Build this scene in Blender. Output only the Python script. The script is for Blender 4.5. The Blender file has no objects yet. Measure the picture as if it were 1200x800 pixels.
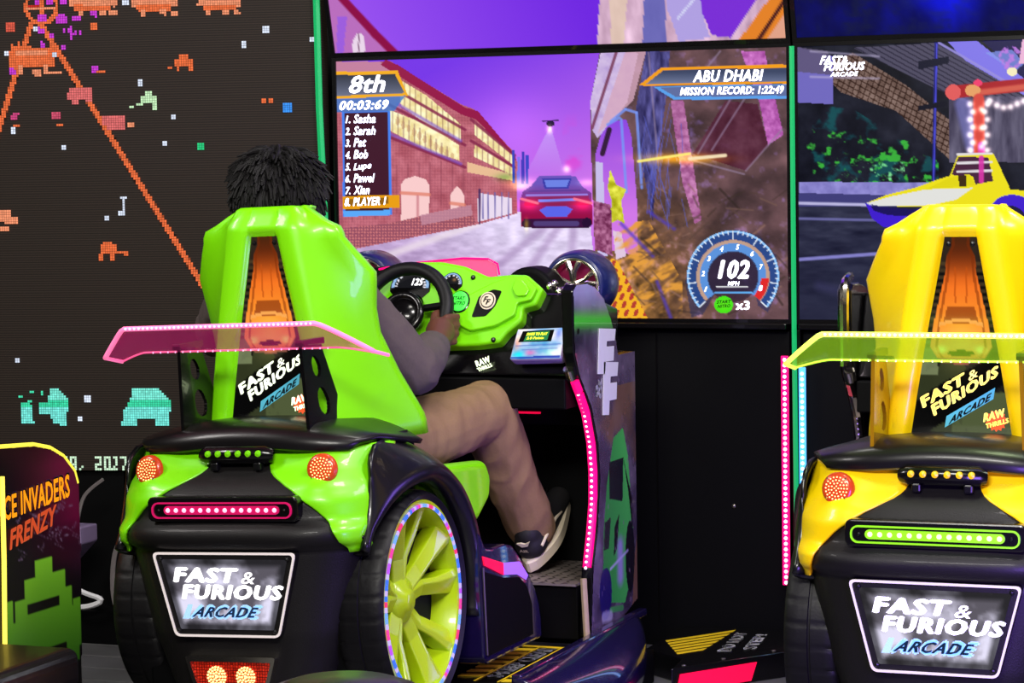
import bpy, bmesh, math, random
import numpy as np
from mathutils import Vector, Matrix
random.seed(7); rng = np.random.default_rng(7)
PI = math.pi
S = bpy.context.scene
COL = S.collection

# ---------------------------------------------------------------- camera, world, lights, exposure
cd = bpy.data.cameras.new('camera'); cam = bpy.data.objects.new('camera', cd); COL.objects.link(cam)
cd.lens = 90; cd.sensor_width = 36; cd.clip_end = 60
cam.matrix_world = Matrix(((0.933833, -0.009832, 0.357574, 2.660209), (0.357396, 0.067469, -0.931513, -5.148637),
                           (-0.014966, 0.997673, 0.066519, 1.4), (0, 0, 0, 1)))
S.camera = cam
S.view_settings.view_transform = 'Standard'; S.view_settings.look = 'None'
S.view_settings.exposure = 0.0; S.view_settings.gamma = 1.0; S.view_settings.use_curve_mapping = False
w = bpy.data.worlds.new('world'); S.world = w; w.use_nodes = True
w.node_tree.nodes['Background'].inputs[0].default_value = (.5, .45, .6, 1)
w.node_tree.nodes['Background'].inputs[1].default_value = .02

def area(name, loc, target, size, power, color, size_y=None):
    l = bpy.data.lights.new(name, 'AREA'); l.energy = power; l.color = color
    l.shape = 'RECTANGLE'; l.size = size; l.size_y = size_y or size
    o = bpy.data.objects.new(name, l); COL.objects.link(o); o.location = loc
    o.rotation_euler = (Vector(target) - Vector(loc)).to_track_quat('-Z', 'Y').to_euler()
    return o
area('ceiling_lamp_near', (1.4, -3.2, 2.9), (.7, .2, .8), 1.6, 160, (1, .97, .9), .5)
area('ceiling_lamp_left', (-1.8, -1.2, 2.9), (0, .3, .8), .7, 50, (1, .95, .92))
area('side_fill_right', (3.2, .4, 2.9), (.5, 1.0, .6), .7, 40, (.85, .76, 1))  # added overhead fill that brightens the console side panel
area('purple_lamp', (2.0, -.6, .55), (.4, .9, .4), .4, 15, (.32, .16, 1))
area('blue_side_fill', (1.14, .75, .42), (.4, 1.0, .15), .25, 7.0, (.30, .16, 1), .6)  # added unseen light, stands in for an LED strip under the yellow seat
area('step_fill_centre', (1.7, -.1, 2.9), (.45, 1.05, .1), .5, 42, (1, .95, .92))  # added fill to lift the keep-clear lettering on the step plate
area('dash_lamp', (.4, .9, 2.6), (.1, 1.2, 1.0), .35, 7, (1, .97, .9))

# ---------------------------------------------------------------- helpers
def lin(c):
    c = np.asarray(c, float) / 255.0
    return np.where(c <= .04045, c / 12.92, ((c + .055) / 1.055) ** 2.4)
def mat(name, rgb=(128, 128, 128), rough=.5, metal=0, emit=0, ecol=None, coat=0, trans=0, ior=1.45, noise=0, nscale=40, bump=0, attr=None, spec=.5, alpha=1):
    m = bpy.data.materials.new(name); m.use_nodes = True; nt = m.node_tree; b = nt.nodes['Principled BSDF']
    c = (*lin(rgb), 1); b.inputs['Base Color'].default_value = c
    b.inputs['Roughness'].default_value = rough; b.inputs['Metallic'].default_value = metal
    b.inputs['Coat Weight'].default_value = coat; b.inputs['Transmission Weight'].default_value = trans
    b.inputs['IOR'].default_value = ior; b.inputs['Specular IOR Level'].default_value = spec; b.inputs['Alpha'].default_value = alpha
    if emit:
        b.inputs['Emission Color'].default_value = (*lin(ecol or rgb), 1); b.inputs['Emission Strength'].default_value = emit
    if attr:
        a = nt.nodes.new('ShaderNodeVertexColor'); a.layer_name = 'Col'
        if 'b' in attr: nt.links.new(a.outputs[0], b.inputs['Base Color'])
        if 'e' in attr:
            nt.links.new(a.outputs[0], b.inputs['Emission Color']); b.inputs['Emission Strength'].default_value = emit or 1
    if noise or bump:
        tc = nt.nodes.new('ShaderNodeTexCoord'); n = nt.nodes.new('ShaderNodeTexNoise'); n.inputs['Scale'].default_value = nscale
        n.inputs['Detail'].default_value = 5; nt.links.new(tc.outputs['Object'], n.inputs['Vector'])
        if noise:
            r = nt.nodes.new('ShaderNodeMix'); r.data_type = 'RGBA'; r.inputs[6].default_value = (*(lin(rgb) * (1 - noise)), 1)
            r.inputs[7].default_value = (*np.minimum(lin(rgb) * (1 + noise), 1), 1)
            nt.links.new(n.outputs['Fac'], r.inputs[0]); nt.links.new(r.outputs[2], b.inputs['Base Color'])
        if bump:
            bp = nt.nodes.new('ShaderNodeBump'); bp.inputs['Strength'].default_value = bump; bp.inputs['Distance'].default_value = .004
            nt.links.new(n.outputs['Fac'], bp.inputs['Height']); nt.links.new(bp.outputs['Normal'], b.inputs['Normal'])
    return m

class MB:
    def __init__(s): s.v = []; s.f = []
    def add(s, v, f):
        k = len(s.v); s.v += [tuple(p) for p in v]; s.f += [tuple(i + k for i in q) for q in f]; return s
    def box(s, c, d, rot=None):
        x, y, z = d[0] / 2, d[1] / 2, d[2] / 2
        vs = [Vector((a * x, b * y, e * z)) for a in (-1, 1) for b in (-1, 1) for e in (-1, 1)]
        if rot is not None: vs = [rot @ v for v in vs]
        return s.add([v + Vector(c) for v in vs], [(0, 1, 3, 2), (4, 6, 7, 5), (0, 4, 5, 1), (2, 3, 7, 6), (0, 2, 6, 4), (1, 5, 7, 3)])
    def prism(s, pts, fn, t0, t1):
        n = len(pts)
        return s.add([fn(a, b, t0) for a, b in pts] + [fn(a, b, t1) for a, b in pts],
                     [tuple(range(n))[::-1], tuple(range(n, 2 * n))] + [(i, (i + 1) % n, n + (i + 1) % n, n + i) for i in range(n)])
    def frame(s, outer, inner, fn, t0, t1):
        n = len(outer); v = [fn(a, b, t) for t in (t0, t1) for L in (outer, inner) for a, b in L]; f = []
        for i in range(n):
            j = (i + 1) % n
            f += [(i, j, n + j, n + i), (2*n + i, 3*n + i, 3*n + j, 2*n + j), (i, 2*n + i, 2*n + j, j), (n + i, n + j, 3*n + j, 3*n + i)]
        return s.add(v, f)
    def tube(s, pts, r, n=8, cap=True, closed=False):
        pts = [Vector(p) for p in pts]; m = len(pts); rs = r if hasattr(r, '__len__') else [r] * m
        t0 = (pts[1] - pts[0]).normalized(); u = t0.orthogonal().normalized(); vs = []
        for i in range(m):
            if closed: t = (pts[(i + 1) % m] - pts[i - 1]).normalized()
            else: t = (pts[min(i + 1, m - 1)] - pts[max(i - 1, 0)]).normalized()
            u = (u - t * u.dot(t)); u = u.normalized() if u.length > 1e-6 else t.orthogonal().normalized(); w_ = t.cross(u)
            vs += [pts[i] + (u * math.cos(2*PI*k/n) + w_ * math.sin(2*PI*k/n)) * rs[i] for k in range(n)]
        f = [(i*n + k, i*n + (k+1) % n, ((i+1) % m)*n + (k+1) % n, ((i+1) % m)*n + k) for i in range(m if closed else m - 1) for k in range(n)]
        if cap and not closed: f += [tuple(range(n))[::-1], tuple(range((m-1)*n, m*n))]
        return s.add(vs, f)
    def lathe(s, prof, c, axis='x', n=32, cap=False, jit=None):
        vs = []; m = len(prof); c = Vector(c)
        for k in range(n):
            a = 2*PI*k/n; ca, sa = math.cos(a), math.sin(a)
            for i, (r, h) in enumerate(prof):
                if jit: r = jit(i, k, r)
                vs.append(c + Vector({'x': (h, r*ca, r*sa), 'y': (r*ca, h, r*sa), 'z': (r*ca, r*sa, h)}[axis]))
        f = [(k*m + i, ((k+1) % n)*m + i, ((k+1) % n)*m + i + 1, k*m + i + 1) for k in range(n) for i in range(m - 1)]
        if cap: f += [tuple(k*m for k in range(n)), tuple(k*m + m - 1 for k in range(n))[::-1]]
        return s.add(vs, f)
    def sphere(s, c, r, n=12, sc=(1, 1, 1)):
        prof = [(max(math.sin(PI*i/(n//2+2)), 1e-4)*r, -math.cos(PI*i/(n//2+2))*r) for i in range(n//2 + 3)]
        k = len(s.v); s.lathe(prof, (0, 0, 0), 'z', n)
        s.v[k:] = [(p[0]*sc[0] + c[0], p[1]*sc[1] + c[1], p[2]*sc[2] + c[2]) for p in s.v[k:]]; return s
    def grid(s, P, nu, nv, keep=None):
        vs = [P(i / nu, j / nv) for j in range(nv + 1) for i in range(nu + 1)]
        f = [(j*(nu+1)+i, j*(nu+1)+i+1, (j+1)*(nu+1)+i+1, (j+1)*(nu+1)+i) for j in range(nv) for i in range(nu) if keep is None or keep((i+.5)/nu, (j+.5)/nv)]
        return s.add(vs, f)
    def cap(s, p0, p1, r0, r1, n=14, sc=None):      # tapered capsule
        p0, p1 = Vector(p0), Vector(p1); d = (p1 - p0); L = max(d.length, 1e-4); d = d / L
        prof = [(r0*math.sin(a), -r0*math.cos(a)) for a in [i*PI/2/4 + 1e-3 for i in range(5)]] + [(r1*math.cos(a), L + r1*math.sin(a)) for a in [i*PI/2/4 for i in range(5)]]
        prof[-1] = (1e-4, L + r1)
        q = Vector((0, 0, 1)).rotation_difference(d).to_matrix(); k = len(s.v); s.lathe(prof, (0, 0, 0), 'z', n, cap=True)
        s.v[k:] = [tuple(q @ Vector(p) + p0) for p in s.v[k:]]; return s
    def build(s, name, m, parent=None, smooth=False, bevel=0, seg=2, solid=0, sub=0, colors=None, soff=-1):
        me = bpy.data.meshes.new(name); me.from_pydata(s.v, [], s.f); me.update()
        bm = bmesh.new(); bm.from_mesh(me)
        if not colors is not None and len(s.f) < 60000: bmesh.ops.recalc_face_normals(bm, faces=bm.faces)
        bm.to_mesh(me); bm.free()
        me.materials.append(m)
        if smooth: me.polygons.foreach_set('use_smooth', [True] * len(me.polygons))
        if smooth and smooth != 2:
            try: me.set_sharp_from_angle(angle=math.radians(40))
            except Exception: pass
        if colors is not None:
            at = me.color_attributes.new('Col', 'FLOAT_COLOR', 'POINT'); c = np.ones((len(me.vertices), 4)); c[:, :3] = colors
            at.data.foreach_set('color', c.ravel())
        o = bpy.data.objects.new(name, me); COL.objects.link(o)
        if parent: o.parent = parent
        if solid: md = o.modifiers.new('s', 'SOLIDIFY'); md.thickness = solid; md.offset = soff
        if bevel: md = o.modifiers.new('b', 'BEVEL'); md.width = bevel; md.segments = seg; md.limit_method = 'ANGLE'; md.angle_limit = .6
        if sub: md = o.modifiers.new('u', 'SUBSURF'); md.levels = sub; md.render_levels = sub
        return o
def tag(o, label, cat, group=None, kind=None):
    if label: o['label'] = label
    if cat: o['category'] = cat
    if group: o['group'] = group
    if kind: o['kind'] = kind
    return o
def thing(name, label, cat, loc=(0, 0, 0), group=None):
    o = bpy.data.objects.new(name, None); COL.objects.link(o); o.location = loc; o.empty_display_size = .05
    return tag(o, label, cat, group)
def struct(o): o['kind'] = 'structure'; return o
def stuff(o): o['kind'] = 'stuff'; return o
XZ = lambda a, b, t: (a, t, b)          # outline in x,z extruded along y
YZ = lambda a, b, t: (t, a, b)
XY = lambda a, b, t: (a, b, t)

def circ(cx, cy, r, n=24, ry=None, a0=0, a1=2*PI):
    full = abs(a1 - a0 - 2*PI) < 1e-6
    return [(cx + r*math.cos(a0 + (a1-a0)*i/(n if full else n-1)), cy + (ry or r)*math.sin(a0 + (a1-a0)*i/(n if full else n-1))) for i in range(n)]
def rrect(x0, z0, x1, z1, r, n=5):
    return [(cx + r*math.cos(a), cz + r*math.sin(a)) for cx, cz, s in ((x1-r, z1-r, 0), (x0+r, z1-r, 1), (x0+r, z0+r, 2), (x1-r, z0+r, 3)) for a in [(s + i/n)*PI/2 for i in range(n+1)]]
def rpoly(pts, r, n=5):
    out = []; m = len(pts)
    for i in range(m):
        p, a, b = Vector(pts[i]), Vector(pts[i-1]), Vector(pts[(i+1) % m])
        s = p + (a - p).normalized()*r; e = p + (b - p).normalized()*r
        out += [tuple(s*(1-t)**2 + p*2*t*(1-t) + e*t*t) for t in [k/n for k in range(n+1)]]
    return out
def interp(z, T, k):        # piecewise linear table lookup, T sorted by T[i][0]
    if z <= T[0][0]: return T[0][k]
    for a, b in zip(T, T[1:]):
        if z <= b[0]:
            t = (z - a[0])/(b[0]-a[0]); return a[k]*(1-t) + b[k]*t
    return T[-1][k]

_tc = {}
def glyphs(s, shear=.25, space=1.0):
    key = (s, shear, space)
    if key not in _tc:
        cu = bpy.data.curves.new('t', 'FONT'); cu.body = s; cu.offset = .012; cu.shear = shear; cu.resolution_u = 2; cu.fill_mode = 'FRONT'; cu.space_character = space
        o = bpy.data.objects.new('t', cu); COL.objects.link(o)
        dg = bpy.context.evaluated_depsgraph_get(); me = bpy.data.meshes.new_from_object(o.evaluated_get(dg))
        v = np.array([p.co[:2] for p in me.vertices]); f = [tuple(p.vertices) for p in me.polygons]
        e = np.maximum(v.max(0) - v.min(0), 1e-6); v = (v - v.min(0)) / e
        bpy.data.objects.remove(o); bpy.data.curves.remove(cu); bpy.data.meshes.remove(me); _tc[key] = (v, f, e)
    return _tc[key]
def lettering(mb, s, fn, bold=.03, shear=.25, space=None):   # fn(u,v) -> 3D; heavier strokes come from shifted copies
    v, f, e = glyphs(s, shear, space or (1.0 + 1.6*bold)); k = bold*.62; du, dv = k/e[0], k*.6/e[1]
    for a, b in ([(-1, 0), (0, -1), (1, 0), (0, 1)] if k > .008 else [(0, 0)]):
        w_ = (v + (du + a*du, dv + b*dv)) / (1 + 2*du, 1 + 2*dv); mb.add([fn(x, y) for x, y in w_], f)
    return mb
def quad3(p00, p10, p11, p01):      # bottom-left, bottom-right, top-right, top-left
    A, B, C, D = [Vector(p) for p in (p00, p10, p11, p01)]
    return lambda u, v: A*(1-u)*(1-v) + B*u*(1-v) + C*u*v + D*(1-u)*v

# flat printed or displayed artwork: colours computed on a grid
def vnoise(X, Y, s, seed=0):
    r = np.random.default_rng(seed); N = r.random((64, 64)); x = X / s; y = Y / s
    xi = np.floor(x).astype(int); yi = np.floor(y).astype(int); fx = x - xi; fy = y - yi
    fx = fx*fx*(3-2*fx); fy = fy*fy*(3-2*fy); g = lambda a, b: N[a % 64, b % 64]
    return (g(xi, yi)*(1-fx) + g(xi+1, yi)*fx)*(1-fy) + (g(xi, yi+1)*(1-fx) + g(xi+1, yi+1)*fx)*fy
def fbm(X, Y, s, seed=0, o=4): return sum(vnoise(X, Y, s/2**i, seed+i)/2**i for i in range(o)) / sum(1/2**i for i in range(o))
class Art:
    def __init__(s, nu, nv, tl, tr, br, bl, bg=(0, 0, 0)):
        A = []; 
        for (u, v), (x, y) in zip(((0, 0), (1, 0), (1, 1), (0, 1)), (tl, tr, br, bl)):
            A.append([u, v, 1, 0, 0, 0, -u*x, -v*x, x]); A.append([0, 0, 0, u, v, 1, -u*y, -v*y, y])
        A = np.array(A); h = np.linalg.solve(A[:, :8], A[:, 8])
        V, U = np.mgrid[0:nv+1, 0:nu+1]; U = U/nu; V = V/nv
        d = h[6]*U + h[7]*V + 1; s.X = (h[0]*U + h[1]*V + h[2])/d; s.Y = (h[3]*U + h[4]*V + h[5])/d
        s.nu, s.nv = nu, nv; s.e = abs(s.X[0, -1]-s.X[0, 0])/nu; s.c = np.zeros(s.X.shape + (3,)); s.c[:] = bg; s.tl = tl
    def mask(s, pts):
        X, Y = s.X, s.Y; m = np.zeros(X.shape, bool); n = len(pts)
        for i in range(n):
            (x0, y0), (x1, y1) = pts[i], pts[(i+1) % n]
            if y0 == y1: continue
            m ^= ((y0 > Y) != (y1 > Y)) & (X < (x1-x0)*(Y-y0)/(y1-y0) + x0)
        return m
    def fill(s, m, col, a=1.0):
        col = col if callable(col) else (lambda X, Y, col=col: np.broadcast_to(np.array(col, float), X.shape + (3,)))
        c = col(s.X, s.Y); a = (np.asarray(a, float) * m)[..., None]; s.c = s.c*(1-a) + c*a; return s
    def poly(s, pts, col, a=1.0): return s.fill(s.mask(pts), col, a)
    def ell(s, cx, cy, rx, ry, col, a=1.0): return s.fill(((s.X-cx)/rx)**2 + ((s.Y-cy)/ry)**2 < 1, col, a)
    def glow(s, cx, cy, rx, ry, col, a=1.0, p=1):
        d = ((s.X-cx)/rx)**2 + ((s.Y-cy)/ry)**2; s.c += np.array(col, float) * (a*np.exp(-d**p*1.5))[..., None]; return s
    def line(s, x0, y0, x1, y1, w_, col, a=1.0, soft=0):
        dx, dy = x1-x0, y1-y0; t = np.clip(((s.X-x0)*dx + (s.Y-y0)*dy)/(dx*dx+dy*dy+1e-9), 0, 1)
        d = np.hypot(s.X-x0-t*dx, s.Y-y0-t*dy); m = np.clip((w_/2 - d)/max(soft, s.e*.4) + .5, 0, 1); return s.fill(m, col, a)
    def colors(s): return lin(np.clip(s.c, 0, 255)).reshape(-1, 3)
    def mesh(s, name, P, m, parent=None, keep=None, smooth=True):   # P(u, v) with v downwards
        mb = MB(); mb.grid(P, s.nu, s.nv, keep); return mb.build(name, m, parent, smooth=2, colors=s.colors())
def grad(c0, c1, p0, p1):
    c0, c1 = np.array(c0, float), np.array(c1, float); dx, dy = p1[0]-p0[0], p1[1]-p0[1]
    def f(X, Y): 
        t = np.clip(((X-p0[0])*dx + (Y-p0[1])*dy)/(dx*dx+dy*dy), 0, 1)[..., None]; return c0*(1-t) + c1*t
    return f

# ---------------------------------------------------------------- materials
M = dict(
    black=mat('black_textured_plastic', (15, 13, 13), .5, coat=.05, spec=.35, noise=.15, nscale=300, bump=.15),
    gloss=mat('black_gloss_plastic', (10, 9, 10), .22, coat=.3, spec=.35, noise=.1, nscale=20),
    satin=mat('satin_black_plastic', (15, 13, 14), .34, coat=.1, spec=.4, noise=.1, nscale=60),
    archb=mat('wheel_arch_plastic', (14, 13, 16), .30, coat=.2, spec=.45, noise=.1, nscale=30),
    dark=mat('matt_black_panel', (3, 3, 4), .6, spec=.12, noise=.3, nscale=8),
    green=mat('lime_gloss_plastic', (124, 226, 2), .36, coat=.22, noise=.04, nscale=6),
    yellow=mat('yellow_gloss_plastic', (255, 214, 0), .36, coat=.22, noise=.03, nscale=6),
    rimgreen=mat('lime_yellow_wheel_paint', (176, 208, 10), .3, coat=.3, noise=.05, nscale=8),
    rubber=mat('tyre_rubber', (9, 8, 10), .5, spec=.35, noise=.2, nscale=60, bump=.2),
    chrome=mat('chrome', (235, 228, 210), .17, 1, noise=.1, nscale=15),
    steel=mat('worn_steel', (120, 115, 110), .35, .9, noise=.3, nscale=40),
    white=mat('white_print', (235, 235, 240), .4, emit=.75, noise=.02),
    whitepaint=mat('white_paint', (225, 225, 228), .5, noise=.03),
    whitelit=mat('lit_white', (255, 255, 255), .4, emit=1.0),
    screenart=mat('screen_picture', (0, 0, 0), .25, attr='e', emit=1, spec=.3),
    ledart=mat('led_cell', (0, 0, 0), .6, attr='e', emit=1.1, spec=.1),
    print=mat('printed_vinyl', (80, 80, 80), .22, coat=.4, attr='b'),
    backlit=mat('backlit_print', (0, 0, 0), .12, attr='e', emit=1, spec=.5),
    bolt=mat('black_screw', (18, 18, 18), .3, .3, noise=.1),
    redlens=mat('red_lens', (200, 20, 10), .2, emit=.35, ecol=(255, 40, 10), coat=.4),
    amber=mat('amber_lens', (190, 62, 22), .25, emit=.12, ecol=(230, 70, 20), coat=.3),
    ledhot=mat('led_warm', (255, 220, 150), .4, emit=1.6, ecol=(255, 214, 130)),
    ledwhite=mat('led_white', (255, 240, 250), .4, emit=1.8, ecol=(255, 235, 250)),
    pink=mat('pink_led_sleeve', (235, 10, 110), .3, emit=1.0, ecol=(238, 8, 104)),
    blueled=mat('blue_led_sleeve', (60, 160, 255), .3, emit=1.2, ecol=(95, 175, 250)),
    cyanhot=mat('led_cyan', (200, 240, 255), .3, emit=1.8, ecol=(215, 240, 255)),
    neon=mat('green_led_edge', (20, 150, 85), .4, emit=.55, ecol=(15, 175, 95)),
    skin=mat('brown_skin', (92, 54, 38), .5, noise=.15, nscale=30),
    hair=mat('black_hair', (13, 11, 12), .65, spec=.3, noise=.3, nscale=80),
    jacket=mat('grey_brown_cotton', (84, 73, 70), .85, noise=.12, nscale=120, bump=.2),
    trousers=mat('khaki_cotton', (132, 104, 70), .8, noise=.1, nscale=150, bump=.2),
    shoe=mat('black_suede', (24, 22, 24), .7, noise=.2),
    sole=mat('off_white_rubber', (222, 208, 180), .5, noise=.05),
    floor=mat('grey_wood_floor', (92, 92, 92), .4, noise=.35, nscale=5),
    yvinyl=mat('yellow_hazard_paint', (245, 208, 30), .45, noise=.1),
    redpanel=mat('red_light_panel', (235, 10, 60), .3, emit=.95, ecol=(238, 10, 62)),
    wall=mat('dark_wall', (14, 13, 15), .7, noise=.2, nscale=4),
    cable=mat('grey_cable', (105, 98, 98), .5, noise=.1),
    lilac=mat('lilac_plastic', (150, 130, 170), .4, noise=.05),
    deep=mat('black_gloss_blue_tint', (20, 12, 52), .2, coat=.8, noise=.2, nscale=10, bump=.5),  # black plastic; blue-purple reflected light is put into the base colour
    olive=mat('yellow_tinted_gloss', (150, 112, 6), .2, coat=.5),
    edgeal=mat('worn_pale_edge', (170, 150, 120), .4, noise=.2),
)

# ---------------------------------------------------------------- room shell
mb = MB(); mb.box((1, 0, -.025), (9, 14, .05)); struct(mb.build('floor', M['floor']))
fl = bpy.data.objects['floor']
pl = MB()
for i in range(14):            # floor boards on the part of the floor that shows at the left
    y0 = -.6 + i*.16
    pl = MB(); pl.box((-1.35, y0 + .08, .003), (1.7, .154, .006)); o = pl.build('floor_board', M['floor'], fl, bevel=.002)
mb = MB(); mb.box((1, 2.75, 1.5), (9, .1, 3.1)); struct(mb.build('wall_back', M['wall']))
mb = MB(); mb.box((-3.5, 0, 1.5), (.1, 14, 3.1)); struct(mb.build('wall_left', M['wall']))
mb = MB(); mb.box((5.5, 0, 1.5), (.1, 14, 3.1)); struct(mb.build('wall_right', M['wall']))
mb = MB(); mb.box((1, 0, 3.12), (9, 14, .1)); struct(mb.build('ceiling', M['wall']))

# ---------------------------------------------------------------- video screens on the back wall
def hom(src, dst):
    A = []
    for (u, v), (x, y) in zip(src, dst):
        A.append([u, v, 1, 0, 0, 0, -u*x, -v*x, x]); A.append([0, 0, 0, u, v, 1, -u*y, -v*y, y])
    A = np.array(A); h = np.append(np.linalg.solve(A[:, :8], A[:, 8]), 1).reshape(3, 3)
    return lambda x, y: tuple((h @ (x, y, 1))[:2] / (h @ (x, y, 1))[2])
UNIT = ((0, 0), (1, 0), (1, 1), (0, 1))
def screen(label, art, quad, x0, x1, zb, zt, y, tilt=0.0, texts=()):
    t = thing('video_screen', label, 'screen', (x0, y, zb), 'video wall screens')
    H = zt - zb; W_ = x1 - x0
    def P(u, v, d=0): h = (1-v)*H; return (u*W_, -math.sin(tilt)*h - d*math.cos(tilt), math.cos(tilt)*h - d*math.sin(tilt))
    art.mesh('display', P, M['screenart'], t)
    mb = MB(); b = .013
    mb.frame([(-b/W_, -b/H), (1+b/W_, -b/H), (1+b/W_, 1+b/H), (-b/W_, 1+b/H)], UNIT, lambda u, v, d: P(u, v, d), .006, -.05)
    mb.box((W_/2, .035 - math.sin(tilt)*H/2, .02*math.sin(tilt) + math.cos(tilt)*H/2), (W_, .04, H*.95), Matrix.Rotation(tilt, 3, 'X'))
    mb.build('bezel', M['gloss'], t)
    inv = hom(quad, UNIT); d = [o for o in t.children if o.name.startswith('display')][0]
    for s, q, m, kw in texts:       # q: bottom-left, bottom-right, top-right, top-left in picture units
        f2 = lambda u, v, q=q: ((q[0][0]*(1-u)+q[1][0]*u)*(1-v) + (q[3][0]*(1-u)+q[2][0]*u)*v, (q[0][1]*(1-u)+q[1][1]*u)*(1-v) + (q[3][1]*(1-u)+q[2][1]*u)*v)
        mb = MB(); lettering(mb, s, lambda u, v: P(*inv(*f2(u, v)), .002), **kw); mb.build('lettering', m, d)
    return t
def R4(x0, yb0, x1, yb1, h): return ((x0, yb0), (x1, yb1), (x1, yb1-h), (x0, yb0-h))
mtxt = mat('screen_white_text', (240, 240, 250), .5, emit=.95, ecol=(240, 240, 252)); mtxt2 = mat('screen_amber_text', (90, 60, 20), .5, emit=.5, ecol=(255, 240, 140))
mred = mat('screen_red_text', (240, 60, 80), .5, emit=.8); mgr = mat('screen_green_text', (10, 70, 20), .5, emit=.15)

Q1 = ((394, 72.2), (921.8, 55.2), (924.3, 374), (399.8, 370.4))
A1 = Art(500, 300, *Q1); X, Y = A1.X, A1.Y
A1.c[:] = grad((118, 52, 232), (206, 118, 236), (560, 60), (640, 240))(X, Y)
A1.glow(600, 150, 60, 50, (30, 20, 20), 1)
n1 = fbm(X, Y, 30, 3)
A1.fill(np.clip((fbm(X, Y, 24, 9) - .5)*5, 0, 1) * np.exp(-((X-668)/28)**2 - ((Y-178)/30)**2), (222, 70, 215), .9)
# street
road = grad((228, 214, 246), (188, 160, 205), (560, 255), (520, 320))
A1.poly([(394, 296), (560, 262), (600, 248), (690, 248), (704, 374), (394, 374)], lambda X, Y: road(X, Y) + (fbm(X, Y*2.5, 14, 5)[..., None]-.5)*70)
for x0, x1 in ((640, 560), (655, 610), (672, 668)): A1.line(x0, 265, x1, 330, 9, (160, 130, 180), .5, 6)
A1.line(560, 262, 400, 318, 8, (240, 225, 235), .7, 5)
# building
bc = lambda X, Y: np.array((176, 92, 108.)) + (fbm(X, Y, 10, 2)[..., None]-.5)*50 + ((np.sin((X+Y*1.0)*.9)*np.sin((X-Y*1.0)*.9) > 0)*16)[..., None]*np.array((1, .7, .6))
A1.poly([(394, 72), (458, 72), (540, 122), (556, 128), (602, 178), (606, 190), (606, 250), (560, 263), (394, 296)], bc)
A1.poly([(394, 72), (445, 72), (470, 92), (470, 130), (394, 130)], (196, 128, 160))
A1.poly([(452, 70), (466, 76), (545, 126), (560, 130), (604, 182), (604, 188), (558, 140), (540, 134), (446, 76)], (150, 22, 72))
lit = lambda X, Y: np.array((250, 236, 176.)) + (fbm(X, Y, 7, 8)[..., None]-.5)*np.array((60, 90, 130))
A1.poly([(466, 92), (500, 112), (540, 146), (540, 168), (520, 160), (470, 124)], lit)
A1.poly([(455, 128), (500, 146), (538, 170), (538, 188), (500, 176), (455, 152)], lit)
for k, (dx, dy) in enumerate(((0, 0), (6, 26))): A1.poly([(556, 142+dy), (600, 180+dy*.6), (600, 192+dy*.5), (556, 158+dy)], lit)
A1.poly([(548, 190), (604, 205), (604, 212), (548, 202)], (235, 190, 150))
for k in range(11):
    x = 474 + k*6.4; A1.line(x, 96 + k*4.6, x, 124 + k*4.2, 1.2, (150, 110, 90), .7, 1); A1.line(x-14, 128 + k*4.4, x-14, 154 + k*3.4, 1.2, (140, 96, 100), .7, 1); A1.ell(x-8, 142 + k*4.2, 2.4, 5, (206, 160, 110), .6)
for k in range(7): x = 559 + k*6.4; A1.line(x, 144 + k*5.6, x, 160 + k*5, 1.2, (150, 96, 100), .7, 1); A1.line(x, 172 + k*4, x, 186 + k*3.2, 1.2, (150, 96, 100), .7, 1)
for k in range(12): x = 400 + k*13; A1.line(x, 200 - k*1.2, x, 262 - k*2.4, 1.6, (140, 66, 84), .5, 1)
for p, q in (((455, 122), (545, 170)), ((455, 160), (545, 196)), ((455, 100), (545, 152)), ((552, 165), (603, 196)), ((552, 140), (603, 182))): A1.line(*p, *q, 3.4, (132, 38, 74), .85, 1)
for p, q in (((455, 156), (540, 192)), ((466, 122), (540, 165))): A1.line(*p, *q, 3.5, (120, 80, 210), .6, 2)
for x0, x1, y0, y1 in ((470, 503, 208, 268), (528, 544, 220, 262)):
    A1.poly([(x0, y1), (x0, y0+8), (x0+4, y0+2), ((x0+x1)/2, y0-2), (x1-4, y0+2), (x1, y0+9), (x1, y1-5)], (250, 205, 205))
    A1.line(x0, y0+18, x1, y0+20, 4, (225, 130, 110), .8, 1); A1.line((x0+x1)/2+3, y0+22, (x0+x1)/2+3, y1, 3, (200, 120, 130), .7, 1)
A1.poly([(560, 226), (600, 232), (600, 250), (560, 260)], (235, 220, 240)); 
for x in (566, 572, 580, 588, 596): A1.line(x, 226, x, 256, 1.6, (110, 100, 170), .8)
A1.line(562, 222, 562, 262, 2.5, (70, 40, 90), .9)
A1.poly([(394, 268), (455, 262), (550, 240), (558, 262), (394, 296)], lambda X, Y: np.array((150, 80, 100.)) + ((np.sin((X+Y)*.9)*np.sin((X-Y)*.9) > .25)*60)[..., None]*np.array((1, .7, .4)))
A1.poly([(492, 252), (552, 240), (554, 252), (494, 264)], (196, 140, 160), .8)
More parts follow.
